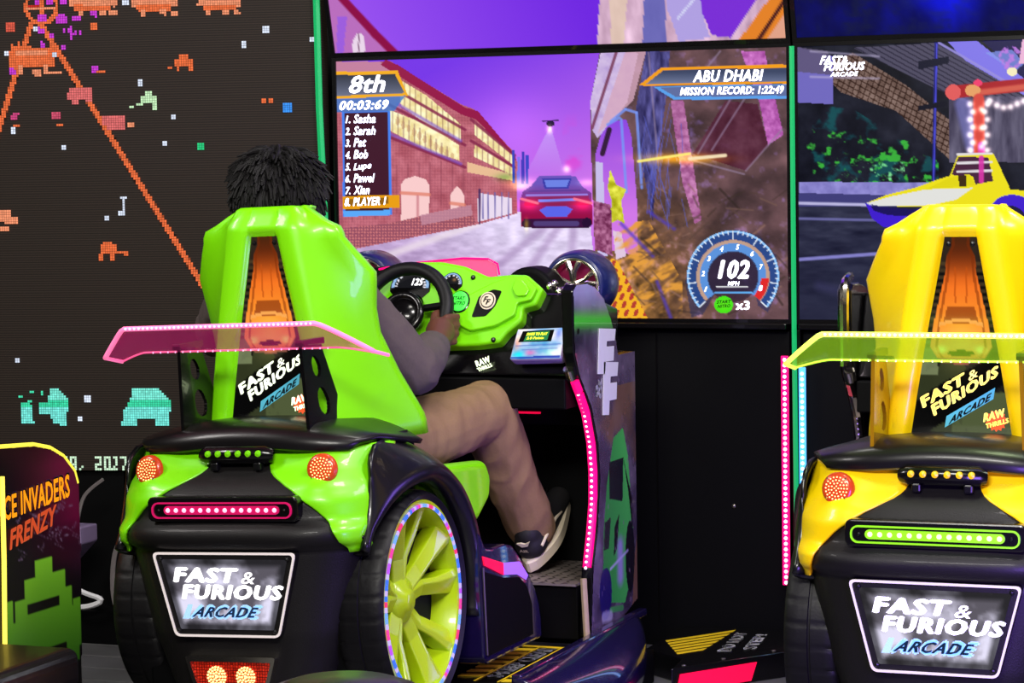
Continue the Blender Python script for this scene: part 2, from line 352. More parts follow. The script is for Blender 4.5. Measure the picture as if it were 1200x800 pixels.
# towers, palm, lights, drone
for x, h, c in ((600, 176, (60, 70, 190)), (606, 184, (130, 120, 240)), (611, 178, (70, 60, 190)), (616, 182, (60, 70, 200))): A1.poly([(x, 215), (x, h), (x+3.5, h), (x+3.5, 215)], c)
A1.glow(612, 215, 22, 8, (120, 90, 40), .9); A1.glow(592, 208, 14, 6, (-90, -20, -60), .9); A1.glow(664, 198, 5, 5, (120, 130, 60), 1)
A1.fill(A1.mask([(645, 147), (612, 212), (664, 212)]) * np.clip((215-Y)/70, 0, 1), (205, 195, 250), .55)
A1.line(636, 142, 654, 141, 1.5, (40, 20, 70)); A1.ell(645, 145, 5, 3.2, (35, 20, 60)); A1.glow(644, 151, 4, 6, (120, 120, 60), 1)
# car ahead
A1.poly([(611, 266), (609, 236), (613, 224), (622, 218), (632, 206), (674, 206), (683, 219), (693, 226), (695, 262), (690, 266)], grad((110, 86, 190), (150, 10, 70), (650, 215), (650, 252)))
A1.poly([(613, 256), (692, 256), (690, 267), (614, 267)], (55, 12, 60)); A1.ell(617, 262, 6, 5, (50, 20, 50)); A1.ell(688, 261, 6, 6, (35, 10, 50))
A1.poly([(617, 228), (689, 227), (692, 240), (614, 241)], (150, 24, 60), .55); A1.poly([(635, 209), (670, 209), (666, 221), (638, 221)], (60, 60, 170)); A1.poly([(638, 211), (667, 211), (664, 219), (640, 219)], (110, 130, 230))
A1.line(617, 229, 688, 228, 2.5, (150, 130, 230)); A1.line(632, 235, 675, 234, 3, (120, 140, 250)); A1.line(620, 224, 680, 223, 1.5, (90, 60, 150))
A1.poly([(632, 246), (640, 254), (664, 254), (671, 245), (664, 242), (640, 242)], (90, 100, 235)); A1.line(628, 262, 676, 262, 6, (80, 60, 120), 1, 1)
for x0, x1 in ((611, 630), (673, 693)):
    A1.glow((x0+x1)/2, 240, 14, 8, (150, 0, 20), .9); A1.line(x0, 233, x1, 238, 3, (255, 120, 150), 1, 1)
A1.glow(617, 263, 3, 8, (90, 90, 0), 1)
A1.glow(610, 219, 12, 5, (90, 80, 60), .8); A1.glow(688, 214, 12, 5, (90, 80, 60), .8)
# wall at right
def rubble(X, Y):
    a = fbm(X*.8+Y*.5, Y-X*.4, 26, 11, 5); b = fbm(X, Y, 9, 14, 3)
    c = np.array((92, 66, 70.))*(.45+1.1*a[..., None]); t = np.clip((Y-190)/130, 0, 1)[..., None]*np.clip((860-X)/100, 0, 1)[..., None]
    c = c*(1-t) + t*(np.array((120, 84, 48.))*(.3+1.5*b[..., None])); return c + (np.clip(b-.62, 0, 1)*220)[..., None]*np.array((.6, .5, 1.2))
A1.poly([(703, 60), (692, 118), (692, 160), (700, 374), (926, 374), (926, 54)], rubble)
A1.poly([(704, 60), (692, 118), (693, 150), (700, 162), (712, 150), (735, 120), (748, 62)], lambda X, Y: np.array((226, 208, 236.)) - (fbm(X, Y, 8, 21)[..., None])*np.array((50, 60, 25)))
A1.poly([(733, 60), (757, 60), (742, 118), (726, 132), (700, 158)], (214, 168, 190), .8)
A1.line(722, 62, 694, 150, 3.5, (120, 60, 90), .9, 1)
A1.poly([(757, 60), (785, 60), (780, 120), (770, 190), (765, 260), (752, 190), (745, 128)], lambda X, Y: np.array((74, 70, 130.)) + (fbm(X*2, Y*.6, 10, 31)[..., None]-.5)*np.array((110, 110, 150)))
A1.poly([(700, 290), (698, 180), (704, 158), (716, 142), (734, 140), (740, 160), (746, 230), (748, 300)], grad((140, 70, 225), (210, 120, 232), (720, 140), (720, 250)))
A1.line(706, 180, 714, 152, 6, (40, 20, 40), .9, 1); A1.poly([(698, 190), (706, 190), (712, 300), (700, 300)], (200, 190, 235))
for p in ((716, 142, 733, 128), (733, 128, 746, 132), (746, 132, 752, 220), (712, 146, 726, 138), (728, 140, 734, 225)): A1.line(*p, 3.2, (120, 150, 245), .85, 1)
A1.poly([(715, 198), (722, 216), (734, 222), (728, 236), (732, 262), (724, 258), (714, 262), (717, 236), (712, 220)], lambda X, Y: np.array((205, 205, 50.)) + (fbm(X, Y, 6, 4)[..., None]-.5)*120)
A1.poly([(695, 235), (716, 240), (718, 300), (697, 292)], lambda X, Y: np.array((150, 80, 120.)) + (fbm(X, Y, 4, 44)[..., None]-.5)*160)
A1.poly([(718, 270), (728, 272), (734, 300), (722, 304)], (225, 200, 225))
A1.poly([(786, 118), (801, 118), (822, 258), (814, 262), (800, 215), (790, 150)], lambda X, Y: np.array((178, 106, 160.)) + (fbm(X, Y, 5, 51)[..., None]-.5)*100)
A1.poly([(868, 60), (896, 60), (918, 158), (900, 170), (890, 120)], lambda X, Y: np.array((186, 96, 180.)) + (fbm(X, Y, 5, 52)[..., None]-.5)*90)
A1.poly([(812, 180), (850, 118), (888, 122), (900, 170), (874, 200)], lambda X, Y: np.array((84, 34, 56.)) + (fbm(X, Y, 14, 53)[..., None]-.5)*60, .85)
for p in ((818, 180, 855, 118), (834, 176, 876, 110), (874, 200, 916, 152), (812, 188, 872, 204), (760, 62, 772, 200), (844, 60, 820, 90)): A1.line(*p, 2.2, (150, 130, 160), .6, 1)
A1.fill(np.clip((fbm(X+Y, Y, 12, 61, 3)-.42)*4, 0, 1)*A1.mask([(725, 262), (760, 258), (800, 330), (800, 374), (716, 374), (716, 300)]), (232, 160, 62), .95)
A1.poly([(716, 302), (724, 306), (760, 374), (700, 374)], lambda X, Y: np.where((np.sin(X*.55+Y*.18)*np.sin(Y*.33) > -.2)[..., None], np.array((246, 182, 40.)), np.array((180, 60, 50.))))
for p in ((728, 262, 765, 300), (760, 248, 790, 268), (770, 330, 786, 372)): A1.line(*p, 4, (80, 60, 190), .7, 3)
for k in range(60):
    x, y, a, l = rng.uniform(740, 920), rng.uniform(215, 370), rng.uniform(-.8, 1.2), rng.uniform(8, 34); A1.line(x, y, x+l*math.cos(a), y+l*math.sin(a), rng.uniform(1, 3), tuple(rng.uniform(.3, 1.25)*np.array((128, 96, 84))), .55, 1.5)
for k in range(36):
    x, y, a = rng.uniform(745, 800), rng.uniform(120, 240), rng.uniform(1.1, 1.9); A1.line(x, y, x+24*math.cos(a), y+34*math.sin(a), 1, (90, 96, 200), .6, .6)
A1.glow(797, 186, 52, 7, (190, 120, -30), .9); A1.line(748, 189, 808, 180, 3, (255, 240, 120), 1, 1.5); A1.line(808, 186, 850, 182, 4, (250, 232, 190), .95, 1.5)
# banners
bar = grad((60, 70, 100), (150, 160, 195), (0, 84), (0, 108))
A1.poly([(748, 100.5), (775, 79), (924, 75.5), (924, 98)], (246, 160, 20)); A1.poly([(757, 98.5), (777, 82.5), (924, 79), (924, 95)], bar)
A1.poly([(766, 102), (790, 117), (924, 115.5), (924, 98)], (90, 160, 235)); A1.poly([(773, 102.5), (792, 113.5), (924, 112), (924, 100)], (96, 110, 160))
A1.poly([(394, 84), (466, 83), (478, 112), (394, 116)], (246, 176, 30)); A1.poly([(394, 88), (463, 87), (474, 109), (394, 112.5)], grad((52, 56, 70), (110, 116, 140), (0, 88), (0, 112)))
A1.poly([(394, 116), (475, 112), (462, 130), (394, 132)], (60, 120, 200), .8)
A1.poly([(401, 131), (457, 130), (459, 252), (402, 254)], (70, 130, 240)); A1.poly([(403.5, 132), (454.5, 131), (456.5, 250), (404.5, 252)], (66, 26, 44))
A1.poly([(402, 230), (468, 228), (468, 243), (402, 245)], (235, 160, 20)); A1.poly([(404, 233), (455, 231), (455, 239), (404, 241)], (150, 100, 20)); A1.poly([(402, 247), (457, 246), (457, 252), (403, 254)], (90, 170, 250))
# dial
A1.poly([(810, 372), (803, 330), (812, 296), (834, 275), (864, 269), (890, 276), (910, 300), (914, 334), (900, 366), (888, 358), (886, 344), (838, 344), (824, 368)], (38, 44, 92), .55)
D = np.hypot(X-859, (Y-324)); TH = np.degrees(np.arctan2(-(Y-324), X-859)); arc = (TH > -42) | (TH < -138)
A1.fill(arc & (D > 29) & (D < 53), (36, 76, 150), .8); A1.fill(arc & (D > 29) & (D < 42), (100, 160, 235), .85)
A1.fill(arc & (D > 39) & (D < 43), (205, 160, 130), .9); A1.fill(arc & (D > 51.5) & (D < 54), (140, 195, 250)); A1.fill((D < 30), (40, 26, 48), .6)
A1.fill((TH > -42) & (TH < -3) & (D > 33) & (D < 42), (225, 40, 40))
for k in range(41):
    a = math.radians(-136 + 0) - 0; a = math.radians(222 - k*6.6); r0 = 50 if k % 5 else 44; A1.line(859+r0*math.cos(a), 324-r0*math.sin(a), 859+53*math.cos(a), 324-53*math.sin(a), 1.4, (235, 245, 255), .95)
A1.line(838, 343, 881, 343, 2, (100, 180, 250)); A1.line(840, 336, 876, 336, 1.6, (245, 245, 250)); A1.ell(848, 357, 11, 10, (60, 225, 20)); A1.glow(848, 357, 12, 11, (60, 20, 10), .6)
T1 = [('8th', R4(409, 110, 452, 108, 21), mtxt, dict(bold=.035)), ('00:03:69', R4(398, 129.5, 456, 128, 11.5), mtxt, dict(bold=.05)),
      ('ABU DHABI', R4(812, 96.5, 895, 95, 14), mtxt, dict(bold=.05)), ('MISSION RECORD: 1:22:49', R4(797, 112, 919, 109.5, 9.5), mtxt, dict(bold=.05)),
      ('102', R4(841, 327, 879, 327, 23), mtxt, dict(bold=.07)), ('MPH', R4(853, 334.5, 867, 334.5, 5), mtxt, {}), ('x3', R4(862, 363, 879, 363, 11), mtxt, dict(bold=.06, shear=0)),
      ('START', R4(840, 356, 857, 355, 4), mgr, {}), ('NITRO', R4(841, 361, 856, 360, 4), mgr, {}), ('8. PLAYER 1', R4(404, 242, 453, 240, 10), mtxt, dict(bold=.06))]
for k, nme in enumerate(('Sasha', 'Sarah', 'Pat', 'Bob', 'Lupe', 'Pawel', 'Xian')):
    yb = 144.5 + k*13.9; wd = {'Sasha': 26, 'Sarah': 26, 'Pat': 15, 'Bob': 17, 'Lupe': 21, 'Pawel': 25, 'Xian': 19}[nme]
    T1 += [('%d.' % (k+1), R4(405, yb, 411, yb, 9), mtxt, dict(bold=.05)), (nme, R4(414.5, yb + (2 if nme in ('Lupe',) else 0), 414.5+wd, yb-.4, 10.5), mtxt, dict(bold=.028))]
for k, ang in enumerate((205, 174, 143, 112, 81, 50, 19)): a = math.radians(ang); x, y = 859+35*math.cos(a), 324-35*math.sin(a); T1.append((str(k+1), R4(x-2, y+3, x+2, y+3, 6), mtxt, {}))
T1.append(('8', R4(889, 341, 894, 341, 7), mtxt, {}))
screen('lower left video screen showing a purple sunset street race with a round speed dial', A1, Q1, -.622, .783, .965, 1.738, 1.95, 0, T1)

# upper screens lean forward
Q1u = ((340, -180), (925, -205), (921.5, 45.5), (392.5, 62.5))
A2 = Art(300, 130, *Q1u); X, Y = A2.X, A2.Y
A2.c[:] = grad((112, 40, 226), (150, 80, 240), (640, -60), (450, 62))(X, Y)
A2.poly([(340, -40), (385, 2), (465, 62), (340, 70)], (186, 110, 190)); A2.line(370, -8, 440, 45, 8, (140, 15, 70), 1, 1.5); A2.line(440, 45, 470, 66, 8, (140, 15, 70), 1, 1.5)
A2.poly([(394, 30), (406, 30), (402, 66), (394, 66)], (150, 90, 230), .8); A2.ell(421, 57, 8, 12, (235, 215, 235)); A2.line(421, 45, 421, 64, 1.5, (120, 70, 110))
A2.poly([(704, 64), (712, 0), (730, -200), (930, -200), (926, 64)], lambda X, Y: np.array((208, 170, 196.)) + (fbm(X, Y*.6, 14, 71)[..., None]-.5)*110)
A2.poly([(722, 0), (745, 0), (735, 60), (722, 60)], (230, 205, 175), .7); A2.poly([(757, 60), (768, -40), (790, -60), (785, 60)], (84, 90, 180), .8)
A2.poly([(786, -90), (858, -60), (830, 30), (836, 46), (800, 50), (788, 20)], (176, 160, 226)); A2.poly([(826, 0), (880, -10), (895, 10), (860, 46), (838, 44), (828, 24)], (122, 46, 214))
A2.poly([(868, 48), (930, -10), (930, 60)], (228, 130, 40)); A2.line(890, 48, 925, 12, 4, (60, 20, 30), .9, 1); A2.poly([(896, 50), (924, 24), (924, 50)], (225, 170, 160), .8)
A2.line(800, 30, 860, -20, 2, (230, 240, 255), .7)
screen('upper left video screen with plain purple sky leaning forward over the race picture', A2, Q1u, -.622, .783, 1.764, 2.54, 1.945, .26)

Q2 = ((934.7, 54.8), (1543, 35.2), (1541, 378.3), (937.1, 374.1))
A3 = Art(560, 300, *Q2); X, Y = A3.X, A3.Y
A3.c[:] = np.array((12, 14, 30.)) + (fbm(X, Y, 20, 81)[..., None]-.4)*50
A3.fill(np.clip((fbm(X, Y*1.3, 16, 83)-.52)*6, 0, 1)*A3.mask([(936, 120), (1000, 128), (1100, 190), (1100, 214), (936, 214)]), (10, 96, 100), .7)
A3.fill(np.clip((fbm(X, Y*1.3, 9, 87)-.6)*9, 0, 1)*A3.mask([(945, 150), (1060, 160), (1100, 190), (1100, 214), (945, 214)]), (60, 190, 60), .9)
A3.fill(np.clip((fbm(X, Y*1.3, 7, 89)-.66)*9, 0, 1)*A3.mask([(985, 185), (1060, 190), (1060, 214), (985, 214)]), (130, 235, 150), .9)
A3.poly([(958, 78), (1000, 62), (1062, 100), (1112, 140), (1112, 186), (1050, 130), (985, 108)], lambda X, Y: np.array((116, 92, 84.)) + ((np.sin(X*.9+Y*.3) > .8) | (np.sin(Y*.9-X*.5) > .75))[..., None]*(-60.) + (fbm(X, Y, 6, 90)[..., None]-.5)*70)
A3.poly([(1000, 56), (1100, 50), (1210, 106), (1210, 120), (1130, 120)], lambda X, Y: np.array((76, 72, 96.)) + (np.sin((Y-X*.55)*1.1) > .6)[..., None]*(-36.))
A3.poly([(934, 55), (976, 66), (976, 122), (934, 120)], (112, 104, 190)); A3.poly([(934, 55), (970, 60), (976, 88), (934, 84)], (90, 80, 110), .8)
A3.line(950, 60, 1030, 66, 2.5, (190, 180, 215), .6, 2); A3.line(950, 90, 1030, 92, 2.5, (190, 180, 215), .6, 2)
A3.poly([(1108, 46), (1140, 44), (1200, 92), (1260, 130), (1240, 135), (1130, 70)], (128, 118, 232)); A3.line(1100, 50, 1200, 108, 3, (150, 140, 220), .9, 1)
A3.poly([(1142, 40), (1545, 30), (1545, 130), (1260, 128), (1200, 92)], (14, 6, 72)); A3.poly([(1155, 62), (1186, 58), (1200, 74), (1190, 84)], (130, 150, 235), .8)
A3.fill(np.clip((fbm(X, Y, 5, 91)-.4)*5, 0, 1)*(np.hypot(X-1184, (Y-68)) < 14), (190, 120, 225), .9); A3.poly([(1194, 75), (1198, 46), (1202, 46), (1206, 75)], (235, 180, 215))
A3.poly([(1112, 116), (1180, 112), (1260, 120), (1250, 190), (1112, 190)], lambda X, Y: np.array((100, 92, 120.)) + (fbm(X*2, Y*.4, 12, 92)[..., None]-.5)*110, .75)
A3.line(1128, 122, 1140, 170, 18, (120, 120, 200), .6, 5)
A3.line(1097, 50, 1094, 212, 4, (30, 30, 120), 1, 1); A3.line(1098, 52, 1094, 212, 1.4, (80, 80, 230), .9)
A3.poly([(1076, 72), (1112, 66), (1112, 74), (1076, 82)], (10, 12, 40)); A3.poly([(1076, 124), (1110, 118), (1110, 124), (1076, 130)], (8, 8, 30))
A3.line(1115, 108, 1215, 98, 15, (170, 26, 36), 1, 1); A3.line(1150, 108, 1215, 100, 7, (230, 120, 90), .7, 3); A3.ell(1117, 108, 9, 9, (225, 90, 90)); A3.ell(1140, 106, 9, 7, (230, 160, 100)); A3.ell(1186, 84, 6, 5, (245, 235, 190)); A3.ell(1146, 97, 5, 4, (240, 60, 110))
A3.line(1147, 116, 1148, 216, 13, (216, 70, 60), 1, 2); A3.line(1150, 170, 1150, 216, 8, (230, 70, 190), .8, 2)
for k in range(9):
    for x in (1137+(k % 2)*3, 1157-(k % 2)*3): A3.glow(x, 122+k*9, 4.4, 4.4, (255, 225, 205), 1)
for k in range(9): A3.glow(1160+k*8, 118+6*math.sin(k*.8)+k, 4.5, 4.5, (230, 205, 190), 1)
for k in range(4): A3.glow(1150, 128+k*22, 4, 4, (120, 180, 170), .9)
A3.poly([(936, 213), (1110, 214), (1110, 230), (936, 226)], lambda X, Y: np.array((140, 134, 206.)) + (fbm(X, Y, 9, 93)[..., None]-.5)*60); A3.poly([(936, 226), (1110, 230), (1110, 245), (936, 242)], (62, 60, 120))
A3.line(936, 238, 1020, 240, 3.5, (200, 196, 235), .9, 1.5)
A3.poly([(936, 242), (1545, 242), (1545, 378), (936, 375)], lambda X, Y: np.array((36, 38, 62.)) + (fbm(X*.5, Y*2, 14, 94)[..., None]-.5)*60*np.clip((400-Y)/140, .3, 1)[..., None])
A3.line(936, 256, 1030, 258, 3, (110, 108, 170), .9, 1.5); A3.line(936, 304, 1032, 297, 4, (140, 136, 214), .9, 1.5); A3.line(960, 335, 1020, 350, 10, (60, 58, 100), .5, 8)
# toy-like yellow car in the picture
pu = (62, 26, 205)
A3.poly([(1014, 238), (1028, 244), (1100, 246), (1090, 256), (1060, 268), (1035, 266), (1022, 256)], pu); A3.poly([(1020, 241), (1090, 247), (1075, 254), (1040, 252), (1024, 247)], (22, 10, 90))
A3.poly([(1015, 238), (1040, 228), (1072, 220), (1100, 210), (1113, 206), (1122, 183), (1128, 179), (1164, 180), (1172, 196), (1184, 222), (1210, 224), (1210, 262), (1160, 246), (1100, 243), (1030, 241)], (238, 224, 20))
A3.poly([(1015, 238), (1045, 230), (1085, 222), (1140, 220), (1120, 234), (1088, 241), (1030, 241)], (226, 226, 222)); A3.poly([(1115, 205), (1123, 184), (1158, 184), (1164, 212), (1143, 216), (1140, 206)], (70, 30, 60))
for y in (181, 191, 201): A3.line(1122, y, 1162, y-1, 2.6, (225, 220, 225), 1)
A3.poly([(1085, 222), (1112, 208), (1136, 204), (1143, 217)], (226, 214, 10)); A3.poly([(1123, 206), (1132, 206), (1132, 219), (1124, 219)], (60, 40, 10)); A3.line(1150, 185, 1150, 212, 6, (220, 50, 170), .9, 1)
A3.ell(1186, 250, 27, 22, pu); A3.ell(1184, 258, 18, 17, (24, 22, 60)); A3.ell(1184, 258, 11, 11, (120, 120, 130)); A3.ell(1184, 258, 6, 6, (60, 60, 70))
T3 = [('FAST&', ((960.5, 76), (994, 76), (994, 65), (962, 65)), mtxt, dict(bold=.07)), ('FURIOUS', ((965, 83.5), (1014, 82), (1014, 72), (966, 74)), mtxt, dict(bold=.07)), ('ARCADE', R4(973, 90, 1006, 89, 5.5), mtxt, dict(bold=.07))]
screen('lower right video screen with a yellow and purple cartoon car beside a night road', A3, Q2, .815, 2.22, .965, 1.738, 1.95, 0, T3)
Q2u = ((925, -205), (1600, -230), (1543, 27), (934, 46))
A4 = Art(240, 110, *Q2u); X, Y = A4.X, A4.Y
A4.c[:] = grad((10, 12, 90), (26, 40, 230), (0, 0), (0, -120))(X, Y) * (.35 + 1.2*fbm(X, Y, 30, 95)[..., None]); A4.fill(np.clip((fbm(X, Y*2, 12, 96)-.5)*4, 0, 1)*(Y > 5), (20, 24, 66), .8)
A4.glow(1120, 8, 60, 26, (4, 10, 130), 1)
screen('upper right video screen with dark blue night sky leaning forward', A4, Q2u, .815, 2.22, 1.764, 2.54, 1.945, .26)

# lower cladding below the screens, with a shelf edge
c = thing('wall_cabinet', 'tall black cladding cabinet directly under the lower left video screen', 'cabinet', (.08, 1.97, 0), 'black cabinets under the screens')
mb = MB(); mb.box((0, .03, .465), (1.40, .06, .93)); mb.build('front_panel', M['dark'], c, bevel=.004)
mb = MB(); mb.box((0, -.0, .945), (1.40, .09, .016)); mb.build('top_rail', M['gloss'], c, bevel=.003)
mb = MB(); mb.lathe([(.006, 0), (.006, -.004), (.001, -.006)], (.53, 0, .42), 'y', 10, True); mb.build('keyhole', M['steel'], c)
for x in (-.35, .3): mb = MB(); mb.box((x, -.002, .5), (.004, .004, .86)); mb.build('panel_seam', M['gloss'], c)
c2 = thing('wall_cabinet', 'tall black cladding cabinet under the lower right video screen behind yellow seat', 'cabinet', (1.517, 1.97, 0), 'black cabinets under the screens')
for ch in list(c.children):
    q = ch.copy(); COL.objects.link(q); q.parent = c2
# green glowing edges and LED strips between the screens
mb = MB(); mb.tube([(.799, 1.945, 1.74), (.800, 1.945, .9), (.803, 1.945, .3)], .008, 6); tag(mb.build('light_strip', M['neon']), 'thin green glowing strip in the gap between left and right video screens', 'light strip')
mb = MB(); mb.tube([(-.668, 1.915, 1.96), (-.665, 1.915, 1.6), (-.652, 1.915, 1.2), (-.645, 1.915, .6)], .011, 6); tag(mb.build('light_strip', M['neon']), 'green glowing strip between the dotted LED wall and the left video screen', 'light strip')
def strip(label, x, y, z0, z1, body, dot, wd=.022, pitch=.016):
    t = thing('led_strip', label, 'light strip', (x, y, z0), 'vertical light strips on the screen divider')
    mb = MB(); mb.box((0, 0, (z1-z0)/2), (wd, .008, z1-z0)); mb.build('sleeve', body, t, bevel=.002)
    mb = MB()
    for k in range(int((z1-z0)/pitch)): mb.lathe([(.0001, -.009), (.0045, -.008), (.0055, -.004)], (0, 0, pitch*(k+.5)), 'y', 8)
    stuff(mb.build('led_dots', dot, t))
strip('vertical pink LED strip with white dots on the black divider below the screens', .777, 1.925, .203, .862, M['pink'], M['ledwhite'])
strip('vertical pale blue LED strip just left of the yellow racing seat', .828, 1.925, .18, .83, M['blueled'], M['cyanhot'], .02)
mb = MB(); mb.box((.80, 1.985, .47), (.03, .05, .93)); tag(mb.build('divider_post', M['gloss'], bevel=.004), 'black upright post carrying the pink and blue light strips', 'post')

# ---------------------------------------------------------------- dotted LED wall at the left
LQ = ((0, 0), (376, 0), (376, 549), (0, 550)); d12 = math.radians(12.6); LD = Vector((-math.cos(d12), -math.sin(d12), 0))
led = thing('led_wall', 'huge dark dotted LED wall with orange, white and mint pixel shapes', 'display', (-.66, 1.93, 0))
def LP(s, z, d=0): return Vector((0, 0, 0)) + LD*s + Vector((math.sin(d12), -math.cos(d12), 0))*d + Vector((0, 0, z))
pitch = .0073; NU, NV = 190, 204; zt = .492 + NV*pitch
linv = hom(((0, 0), (376, 0), (376, 549), (0, 550)), ((1.010, 1.948), (.0, 1.924), (.006, .494), (1.053, .493)))
back = hom(((1.010, 1.948), (.0, 1.924), (.006, .494), (1.053, .493)), ((0, 0), (376, 0), (376, 549), (0, 550)))
ii, jj = np.meshgrid(np.arange(NU), np.arange(NV)); Sx = (ii+.5)*pitch; Zx = .492 + (jj+.5)*pitch
PX = np.empty(Sx.shape); PY = np.empty(Sx.shape)
for j in range(NV):
    for i in range(NU): PX[j, i], PY[j, i] = back(Sx[j, i], Zx[j, i])
L = Art.__new__(Art); L.e = 1.2; L.X, L.Y = PX, PY; L.c = np.zeros(PX.shape + (3,))
OR = (240, 112, 62); OR2 = (245, 150, 110); MG = (205, 60, 215); WH = (225, 235, 255); MT = (70, 225, 175)
def ldline(x0, y0, x1, y1, w_, c): L.line(x0, y0, x1, y1, w_, c)
ldline(48, 28, 240, 345, 6.5, OR); ldline(37, 28, -6, 170, 6.5, OR)
def rect(x0, y0, x1, y1, c): L.poly([(x0, y0), (x1, y0), (x1, y1), (x0, y1)], c)
for x0, x1 in ((82, 137), (155, 208), (232, 282)):    # plain blocky craft along the top edge
    rect(x0, -20, x1, 8, OR2); rect(x0+6, 6, x1-6, 13, OR); rect(x0+10, 12, x0+15, 19, OR2); rect(x1-20, 12, x1-12, 18, OR2); rect(x1-8, 13, x1+2, 18, OR2)
rect(12, 56, 64, 80, OR); rect(20, 60, 55, 66, OR2); rect(12, 52, 16, 62, OR); rect(20, 48, 25, 54, OR); rect(58, 54, 63, 62, OR); rect(22, 78, 27, 88, OR2); rect(52, 78, 57, 87, OR2); rect(38, 83, 48, 90, OR2); rect(56, 84, 72, 89, OR2); rect(11, 82, 19, 90, MG)
for x, y, w_, h, c in ((80, 104, 28, 14, (225, 110, 110)), (84, 118, 8, 6, (225, 110, 110)), (100, 116, 8, 6, (225, 110, 110)), (120, 138, 27, 10, (225, 110, 110)), (124, 148, 22, 6, (225, 110, 110)), (148, 146, 10, 4, OR2),
                       (204, 70, 22, 8, OR), (209, 64, 11, 7, OR), (206, 78, 5, 7, OR), (220, 78, 6, 7, OR), (196, 79, 7, 4, OR),
                       (164, 114, 20, 9, (200, 240, 190)), (170, 108, 9, 7, (200, 240, 190)), (160, 122, 8, 4, (200, 240, 190)), (178, 122, 6, 8, (200, 240, 190)), (151, 125, 7, 4, (200, 240, 190)),
                       (117, 290, 18, 10, OR), (121, 285, 9, 6, OR), (136, 297, 12, 4, OR), (116, 301, 5, 6, OR), (128, 301, 5, 6, OR), (-4, 248, 16, 14, OR2), (6, 256, 16, 10, OR2), (0, 268, 10, 7, OR2),
                       (8, 28, 9, 9, (220, 90, 70)), (106, 26, 9, 9, OR), (105, 14, 8, 6, MG), (85, 18, 11, 8, MG), (66, 18, 14, 9, MG), (41, 0, 9, 6, MG), (55, 0, 9, 6, MG), (71, 0, 9, 6, MG), (46, 33, 7, 6, MG), (58, 40, 5, 5, MG), (47, 50, 6, 6, MG),
                       (107, 78, 9, 9, MG), (114, 84, 9, 4, OR), (72, 53, 6, 6, MG), (61, 133, 9, 10, (210, 80, 110)), (66, 147, 8, 4, OR), (14, 134, 8, 10, (210, 70, 130)), (16, 147, 8, 4, OR), (306, 118, 6, 4, OR), (314, 118, 6, 4, OR),
                       (331, 123, 10, 10, (60, 150, 250)), (229, 169, 10, 10, (40, 210, 130)), (139, 234, 9, 3, WH), (142, 236, 3, 15, WH), (138, 251, 9, 3, WH)): rect(x, y, x+w_, y+h, c)
for k in range(9): L.ell(77+rng.uniform(-2, 20), 33+rng.uniform(-2, 12), 2, 2, MG)
L.fill((np.abs(np.hypot((PX-49)/18, (PY-8)/20)-1) < .13), OR); rect(47, -10, 51, 28, OR); rect(32, 5, 48, 13, (190, 40, 30)); rect(32, 9, 66, 12, OR2); rect(45, 18, 56, 26, MG)
for x, y, r in ((164, 98, 3.6), (312, 35, 3.6), (286, 53, 3.6), (366, 47, 3.8), (192, 171, 3.5), (202, 139, 2.6), (76, 175, 2.6), (16, 156, 3.6), (125, 258, 2.4), (270, 266, 3.6), (102, 469, 3.8), (93, 491, 2.5), (21, 425, 2.8), (8, 65, 2.8), (42, 34, 2.8), (65, 65, 2.8), (148, 2, 3.6)): rect(x-r, y-r, x+r, y+r, WH)
# bunkers
CY = lambda X, Y: np.where((Y < 470)[..., None], np.array((125, 240, 220.)), np.where((Y < 478)[..., None], np.array((60, 222, 170.)), np.array((120, 238, 225.))))
L.poly([(24, 473), (36, 473), (37, 486), (40, 498), (24, 498)], CY); L.poly([(58, 455), (66, 455), (78, 467), (78, 498), (62, 498), (58, 487), (46, 487), (45, 474), (56, 472)], CY)
for x, y in ((25, 466), (37, 461), (49, 461), (35, 471)): L.ell(x, y, 2.4, 2.4, MT)
L.poly([(153, 456), (184, 456), (196, 468), (196, 498), (180, 498), (178, 491), (158, 491), (157, 498), (141, 498), (141, 485), (150, 470)], CY)
L.poly([(262, 456), (300, 456), (300, 498), (262, 498)], CY)
for s_, x0, x1, c_ in (('78,', 68, 99, 0), ('2017', 108, 147, 0), ('P', 157, 166, 0)):
    pass
FONT = {'7': '111001001010010', '8': '111101111101111', ',': '000000000010100', '2': '111001111100111', '0': '111101101101111', '1': '110010010010111', 'P': '111101111100100', '©': '111100100100111', 'A': '111101111101101'}
def pix(s_, x0, y0, cw, ch):
    for k, g in enumerate(s_):
        for q, b in enumerate(FONT[g]):
            if b == '1': x = x0 + k*cw*4 + (q % 3)*cw*1.02; y = y0 + (q//3)*ch; rect(x, y, x+cw*1.05, y+ch, (215, 250, 215))
pix('78,', 71.5, 535, 2.5, 3.0); pix('2017', 109, 535, 2.5, 3.0); pix('P', 158, 535, 2.5, 3.0); pix('A', 170, 535, 2.5, 3.0)
lit_ = L.c.sum(-1) > 30
mb = MB(); cl = []
hs = pitch*.44
for j, i in zip(*np.nonzero(lit_)):
    s0, z0 = (i+.5)*pitch, .492+(j+.5)*pitch
    mb.add([LP(s0-hs, z0-hs, .004), LP(s0+hs, z0-hs, .004), LP(s0+hs, z0+hs, .004), LP(s0-hs, z0+hs, .004)], [(0, 1, 2, 3)]); cl += [tuple(lin(L.c[j, i] * rng.uniform(.9, 1.05)))] * 4
stuff(mb.build('lit_cells', M['ledart'], led, colors=np.array(cl)))
